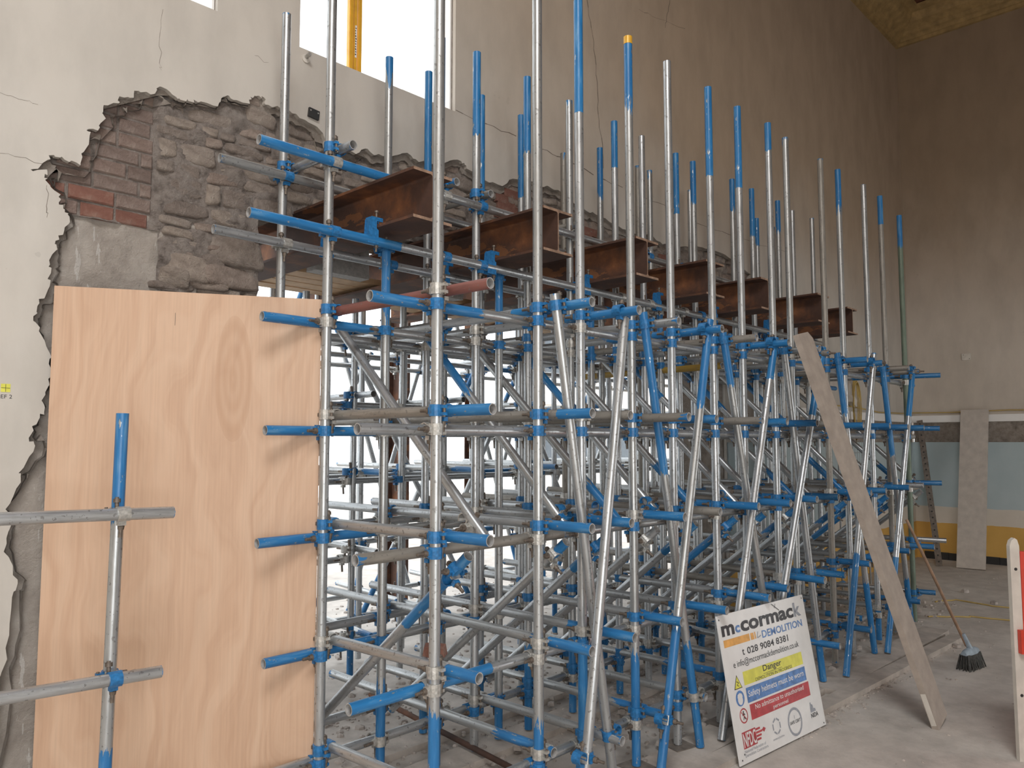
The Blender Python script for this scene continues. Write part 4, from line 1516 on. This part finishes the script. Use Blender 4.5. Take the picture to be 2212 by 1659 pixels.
hd = Vector((6.99, 1.74, 0.115))
tp = on(1, 2.13, 1958, 1122)
e = empty('broom', (hd.x, hd.y, 0))
d = (tp - hd).normalized()
MB().cyl(d * 0.06 + Vector((0, 0, 0.115)), tp - Vector((hd.x, hd.y, 0)), 0.0125, 0.0115, n=10).build('handle', M['broom_wood'], e)
ax = RT.copy()
ax = (ax * 0.8 + Vector((FW.x, FW.y, 0)) * 0.6).normalized()
m = MB()
n = 9
fwd = Vector((0, 0, 1)).cross(ax)
vs = []
for s in range(7):
    f = -1 + s / 3.0
    rr = 0.036 * (1 - 0.35 * abs(f) ** 3)
    for k in range(n):
        an = pi * k / (n - 1)
        vs.append(ax * f * 0.115 + fwd * cos(an) * rr + Vector((0, 0, 0.115 + sin(an) * rr * 1.3)))
m.add(vs, [(s * n + k, s * n + k + 1, (s + 1) * n + k + 1, (s + 1) * n + k) for s in range(6) for k in range(n - 1)], 0, True)
m.add(vs, [tuple(range(n)), tuple(6 * n + k for k in range(n))[::-1]] + [(s * n, (s + 1) * n, (s + 2) * n - 1, (s + 1) * n - 1) for s in range(6)])
hdo = m.build('head', M['broom_head'], e)
MB().cyl(Vector((0, 0, 0.15)), Vector((0, 0, 0.15)) + d * 0.12, 0.021, 0.016, n=10).build('socket', M['broom_head'], hdo)
m = MB()
for s in range(26):
    for q in range(5):
        f = -1 + 2 * s / 25 + rf.uniform(-.03, .03)
        g = -1 + q / 2.0
        p0 = ax * f * 0.11 + fwd * g * 0.028 + Vector((0, 0, 0.12))
        p1 = ax * f * 0.135 + fwd * (g * 0.055) + Vector((rf.uniform(-.008, .008), rf.uniform(-.008, .008), 0.004))
        m.cyl(p0, p1, 0.0055, 0.0035, n=4, caps=False)
m.build('bristles', M['bristle'], e)
tag(e, 'long-handled broom with pale blue head standing on its dark bristles', 'broom')

# red and white barrier at the right edge
e = empty('barrier', (5.215, 1.03, 0))
m = MB()
pts = [(-0.058, 0), (-0.004, 0), (-0.004, 1.19), (-0.014, 1.225), (-0.028, 1.235), (-0.048, 1.22), (-0.058, 1.19)]
n = len(pts)
dx = RT * 1.0
fy = Vector((FW.x, FW.y, 0)).normalized()
vs = [dx * x + fy * -0.015 + Vector((0, 0, z)) for x, z in pts] + [dx * x + fy * 0.015 + Vector((0, 0, z)) for x, z in pts]
m.add(vs, [tuple(range(n)), tuple(range(2 * n - 1, n - 1, -1))] + [((k + 1) % n, k, n + k, n + (k + 1) % n) for k in range(n)])
post = m.build('post', M['white_plastic'], e)
for zz in (1.06, 0.36):
    o = MB().cyl(dx * -0.03 + fy * -0.0165 + Vector((0, 0, zz)), dx * -0.03 + fy * -0.015 + Vector((0, 0, zz)), 0.009, n=10).build('hole', M['black'], post)
m = MB()
pd = (RT * 0.8 - fy * 0.6)
for z0, z1, th in ((0.12, 0.62, 0.02), (0.78, 1.16, 0.02), (0.62, 0.78, 0.012)):
    c = dx * -0.003
    vs = []
    for s in (0.0, 0.9):
        for off in (-th, th):
            for z in (z0, z1):
                vs.append(c + pd * s + fy * off + Vector((0, 0, z)))
    m.add(vs, [(0, 1, 5, 4), (2, 6, 7, 3), (0, 4, 6, 2), (1, 3, 7, 5), (0, 2, 3, 1), (4, 5, 7, 6)])
m.build('panel', M['red_plastic'], e)
MB().box(dx * 0.02 + fy * -0.035 + Vector((0, 0, 0.66)), (0.12, 0.03, 0.13), Matrix.Rotation(AZ - pi / 2, 3, 'Z')).build('strap', M['red_plastic'], e)
MB().cyl(dx * 0.0 + fy * -0.038 + Vector((0, 0, 0.46)), dx * 0.0 + fy * -0.038 + Vector((0, 0, 0.60)), 0.006, n=6).build('pin', M['bolt'], e)
tag(e, 'red plastic barrier with a white post at the right edge', 'barrier')

# tall board leaning on the end wall
a, b = Vector((12.35, 3.02, 0.008)), Vector((XR - 0.075, 3.04, 2.26))
zl = (b - a).normalized()
yl0 = Vector((0, 1, 0))
xl = yl0.cross(zl).normalized()
o = MB().box((0, 0, (b - a).length / 2), (0.038, 0.36, (b - a).length), jit=0.004).build('leaning_board', M['pale_board'])
o.location = a
o.rotation_mode = 'QUATERNION'
o.rotation_quaternion = Matrix((xl, zl.cross(xl), zl)).transposed().to_quaternion()
tag(o, 'wide grey board propped upright against the blue and ochre end wall', 'board')
# slotted angle
a, b = Vector((12.35, 3.42, 0.005)), Vector((XR - 0.09, 3.80, 2.12))
zl = (b - a).normalized()
xl = Vector((0, 1, 0)).cross(zl).normalized()
e = empty('slotted_angle', a)
e.rotation_mode = 'QUATERNION'
e.rotation_quaternion = Matrix((xl, zl.cross(xl), zl)).transposed().to_quaternion()
L = (b - a).length
MB().box((0, 0, L / 2), (0.006, 0.085, L)).box((0.03, 0.04, L / 2), (0.06, 0.006, L)).build('angle_iron', M['angle'], e)
slot = MB().cyl((-0.0042, 0, 0), (-0.0032, 0, 0), 0.013, n=8).mesh('slot', [M['black']])
for k in range(24):
    obj('slot', slot, e).location = (0, 0, 0.06 + k * (L - 0.12) / 23)
tag(e, 'slotted steel angle leaning in the corner by the end wall', 'steel angle')
# cable and box hanging on the damaged wall
e = empty('junction_box', (10.55, WY - 0.05, 2.33))
MB().box((0, 0, 0), (0.15, 0.07, 0.1), Matrix.Rotation(0.5, 3, 'Y')).build('casing', M['white_plastic'], e)
m = MB()
for k in range(4):
    pts = [Vector((0.05 + 0.09 * sin(t * 2 * pi / 20) * (1 + .15 * k), -0.02 - 0.01 * k, -0.02 + 0.34 * cos(t * 2 * pi / 20) - 0.02 * k)) for t in range(21)]
    m.pipe(pts, 0.007, 5)
m.pipe([(0.05, -0.02, -0.3), (0.06, -0.02, -0.5), (0.04, -0.02, -0.62)], 0.009, 5)
m.build('cable_coil', M['cable'], e)
tag(e, 'grey junction box with a coil of yellow cable hanging on the wall', 'cable')
m = MB()
m.pipe([(9.0, WY - 0.03, 2.32), (9.8, WY - 0.03, 2.25), (10.6, WY - 0.03, 2.26), (11.6, WY - 0.03, 2.21), (12.6, WY - 0.03, 2.22), (XR - 0.04, WY - 0.05, 2.24), (XR - 0.03, 3.4, 2.235), (XR - 0.03, 2.6, 2.25), (XR - 0.03, 1.6, 2.22), (XR - 0.03, 0.3, 2.23)], 0.009, 5)
tag(m.build('wall_cable', M['cable']), 'thin yellow cable running along the white rail round the corner', 'cable')
for pts, nm in (([(2020, 1300), (2070, 1296), (2150, 1310), (2212, 1315), (2300, 1316)], 'upper yellow cable lying on the floor behind the broom'),
                ([(2005, 1332), (2060, 1333), (2100, 1332), (2150, 1337), (2212, 1342), (2300, 1342)], 'lower yellow cable lying on the floor behind the broom')):
    w = [on(2, 0.008, u, v) for u, v in pts]
    sm = []
    for i in range(len(w) - 1):
        for k in range(4):
            t = k / 4
            sm.append(w[i].lerp(w[i + 1], t) + Vector((0, 0.03 * sin(k + i), 0)))
    sm.append(w[-1])
    tag(MB().pipe(sm, 0.008, 5).build('floor_cable', M['cable']), nm, 'cable', 'floor cables')
# capped tube lying out of the scaffold foot
# small fittings on the walls
p = on(1, WY, 660, 127)
e = empty('wall_bolt', (p.x, WY, p.z))
MB().cyl((0, 0, 0), (0, -0.008, 0), 0.026, n=16).build('washer', M['white_plastic'], e)
MB().cyl((0, -0.008, 0.008), (0, -0.05, 0.012), 0.012, n=10).build('stud', M['zinc_steel'], e)
tag(e, 'plastered washer and bolt below the bright window', 'bolt')
p = on(1, WY, 676, 247)
m = MB().box((0, -0.008, 0), (0.07, 0.016, 0.055))
o = m.build('socket_plate', M['black'])
o.location = (p.x, WY, p.z)
o.rotation_euler = (0, 0.1, 0)
for s in (-1, 1):
    MB().cyl((s * 0.025, -0.017, 0.012), (s * 0.025, -0.016, 0.012), 0.005, n=8).build('screw', M['zinc_steel'], o)
tag(o, 'small black fixing plate above the broken stonework', 'fixing plate')
p = on(0, XR, 2088, 771)
o = MB().box((0, 0, 0), (0.016, 0.12, 0.1)).build('socket_plate', M['white_plastic'])
o.location = (XR - 0.008, p.y, p.z)
for s in (-1, 1):
    MB().cyl((-0.0085, s * 0.04, 0.03 * s), (-0.0095, s * 0.04, 0.03 * s), 0.006, n=8).build('screw', M['black'], o)
tag(o, 'small pale wall plate on the brown end wall', 'fixing plate')
# survey sticker with handwriting
p = on(1, WY, 12, 838)
o = MB().box((0, -0.001, 0), (0.036, 0.002, 0.036)).build('survey_target', M['ink_yellow'])
o.location = (p.x, WY, p.z)
MB().box((0, -0.0024, 0), (0.034, 0.0006, 0.0016)).box((0, -0.0024, 0), (0.0016, 0.0006, 0.034)).arc(0, 2 * pi, 0.009, 0.0105, 0.0003, n=16).build('crosshair', M['ink_black'], o)
me = text_obj('REF 2', M['ink_black'], 0.0)
for v in me.vertices:
    v.co = (v.co.x * 0.026 - 0.034, -0.0008, v.co.y * 0.024 - 0.046)
obj('lettering', me, o)
tag(o, 'yellow survey target sticker marked REF 2 on the plaster left of the plywood', 'sticker')

# yellow bundle of profiles standing in the window
e = empty('yellow_profiles', (2.80, WY + 0.24, 4.125))
for k, x in enumerate((-0.032, 0.0, 0.036)):
    MB().box((x, 0, 0.75), (0.022 if k == 1 else 0.03, 0.03, 1.46)).build('profile', M['ochre_steel'], e)
    MB().box((x - 0.008, -0.017, 0.75), (0.006, 0.006, 1.46)).build('rib', M['ochre_steel'], e)
lab = MB().box((0.0, -0.0175, 0.31), (0.018, 0.002, 0.22)).build('label_strip', M['white_print'], e)
m = MB()
for k in range(11):
    m.box((rf.uniform(-.003, .003), -0.0188, 0.22 + k * 0.018), (0.008, 0.0006, 0.006 + rf.uniform(0, .006)), Matrix.Rotation(rf.uniform(-.6, .6), 3, 'Y'))
m.build('label_print', M['ink_black'], lab)
tag(e, 'bundle of yellow profiles with a white label standing in the bright window', 'profiles')

# wire mesh panel behind the far uprights
e = empty('wire_mesh_panel', (9.3, 3.62, 0.9))
m = MB()
for k in range(13):
    m.cyl((k * 0.075, 0, 0), (k * 0.075, 0, 0.9), 0.003, n=4, caps=False)
for k in range(7):
    m.cyl((0, 0.004, k * 0.15), (0.9, 0.004, k * 0.15), 0.003, n=4, caps=False)
m.build('wires', M['galv_mesh'], e)
for x in (0, 0.9):
    MB().cyl((x, 0, -0.9), (x, 0, 0.92), 0.012, n=8).build('post', M['galv_mesh'], e)
tag(e, 'wire mesh panel behind the far end of the scaffold', 'mesh panel')

# ------------------------------------------------------------------ beyond the opening: neighbouring building
nb = empty('neighbouring_building', (24, 17, 0))
MB().box((1.0, 0.4, 4.0), (13.0, 0.8, 8.0)).build('wall', M['beige'], nb)
for i in range(6):
    for k in range(2):
        w = MB().box((-4.6 + i * 2.1, -0.02, 1.7 + k * 2.9), (0.95, 0.06, 1.5)).build('window', M['white_paint'], nb)
        MB().box((-4.6 + i * 2.1, -0.06, 1.7 + k * 2.9), (0.78, 0.03, 1.32)).build('pane', M['glass'], w)
MB().box((1.0, 0.3, 3.1), (13.0, 0.9, 0.12)).build('string_course', M['white_paint'], nb)
tag(nb, 'pale rendered building seen through the scaffold beyond the opening', 'building')
for i, (x, y, nm) in enumerate(((5.35, 7.0, 'left'), (6.9, 7.4, 'right'))):
    m = MB().box((0, 0, 1.6), (0.012, 0.2, 3.2)).box((0, -0.1, 1.6), (0.16, 0.012, 3.2)).box((0, 0.1, 1.6), (0.16, 0.012, 3.2))
    o = m.build('steel_column', M['rust'])
    o.location = (x, y, 0)
    tag(o, 'dark red steel column standing beyond the opening, %s one' % nm, 'column', 'columns beyond the opening')

for o in list(bpy.data.objects):
    if o.name.startswith('lettering_tmp'):
        bpy.data.objects.remove(o)
print('tubes', NT[0], 'couplers', NC[0], 'objects', len(bpy.data.objects))
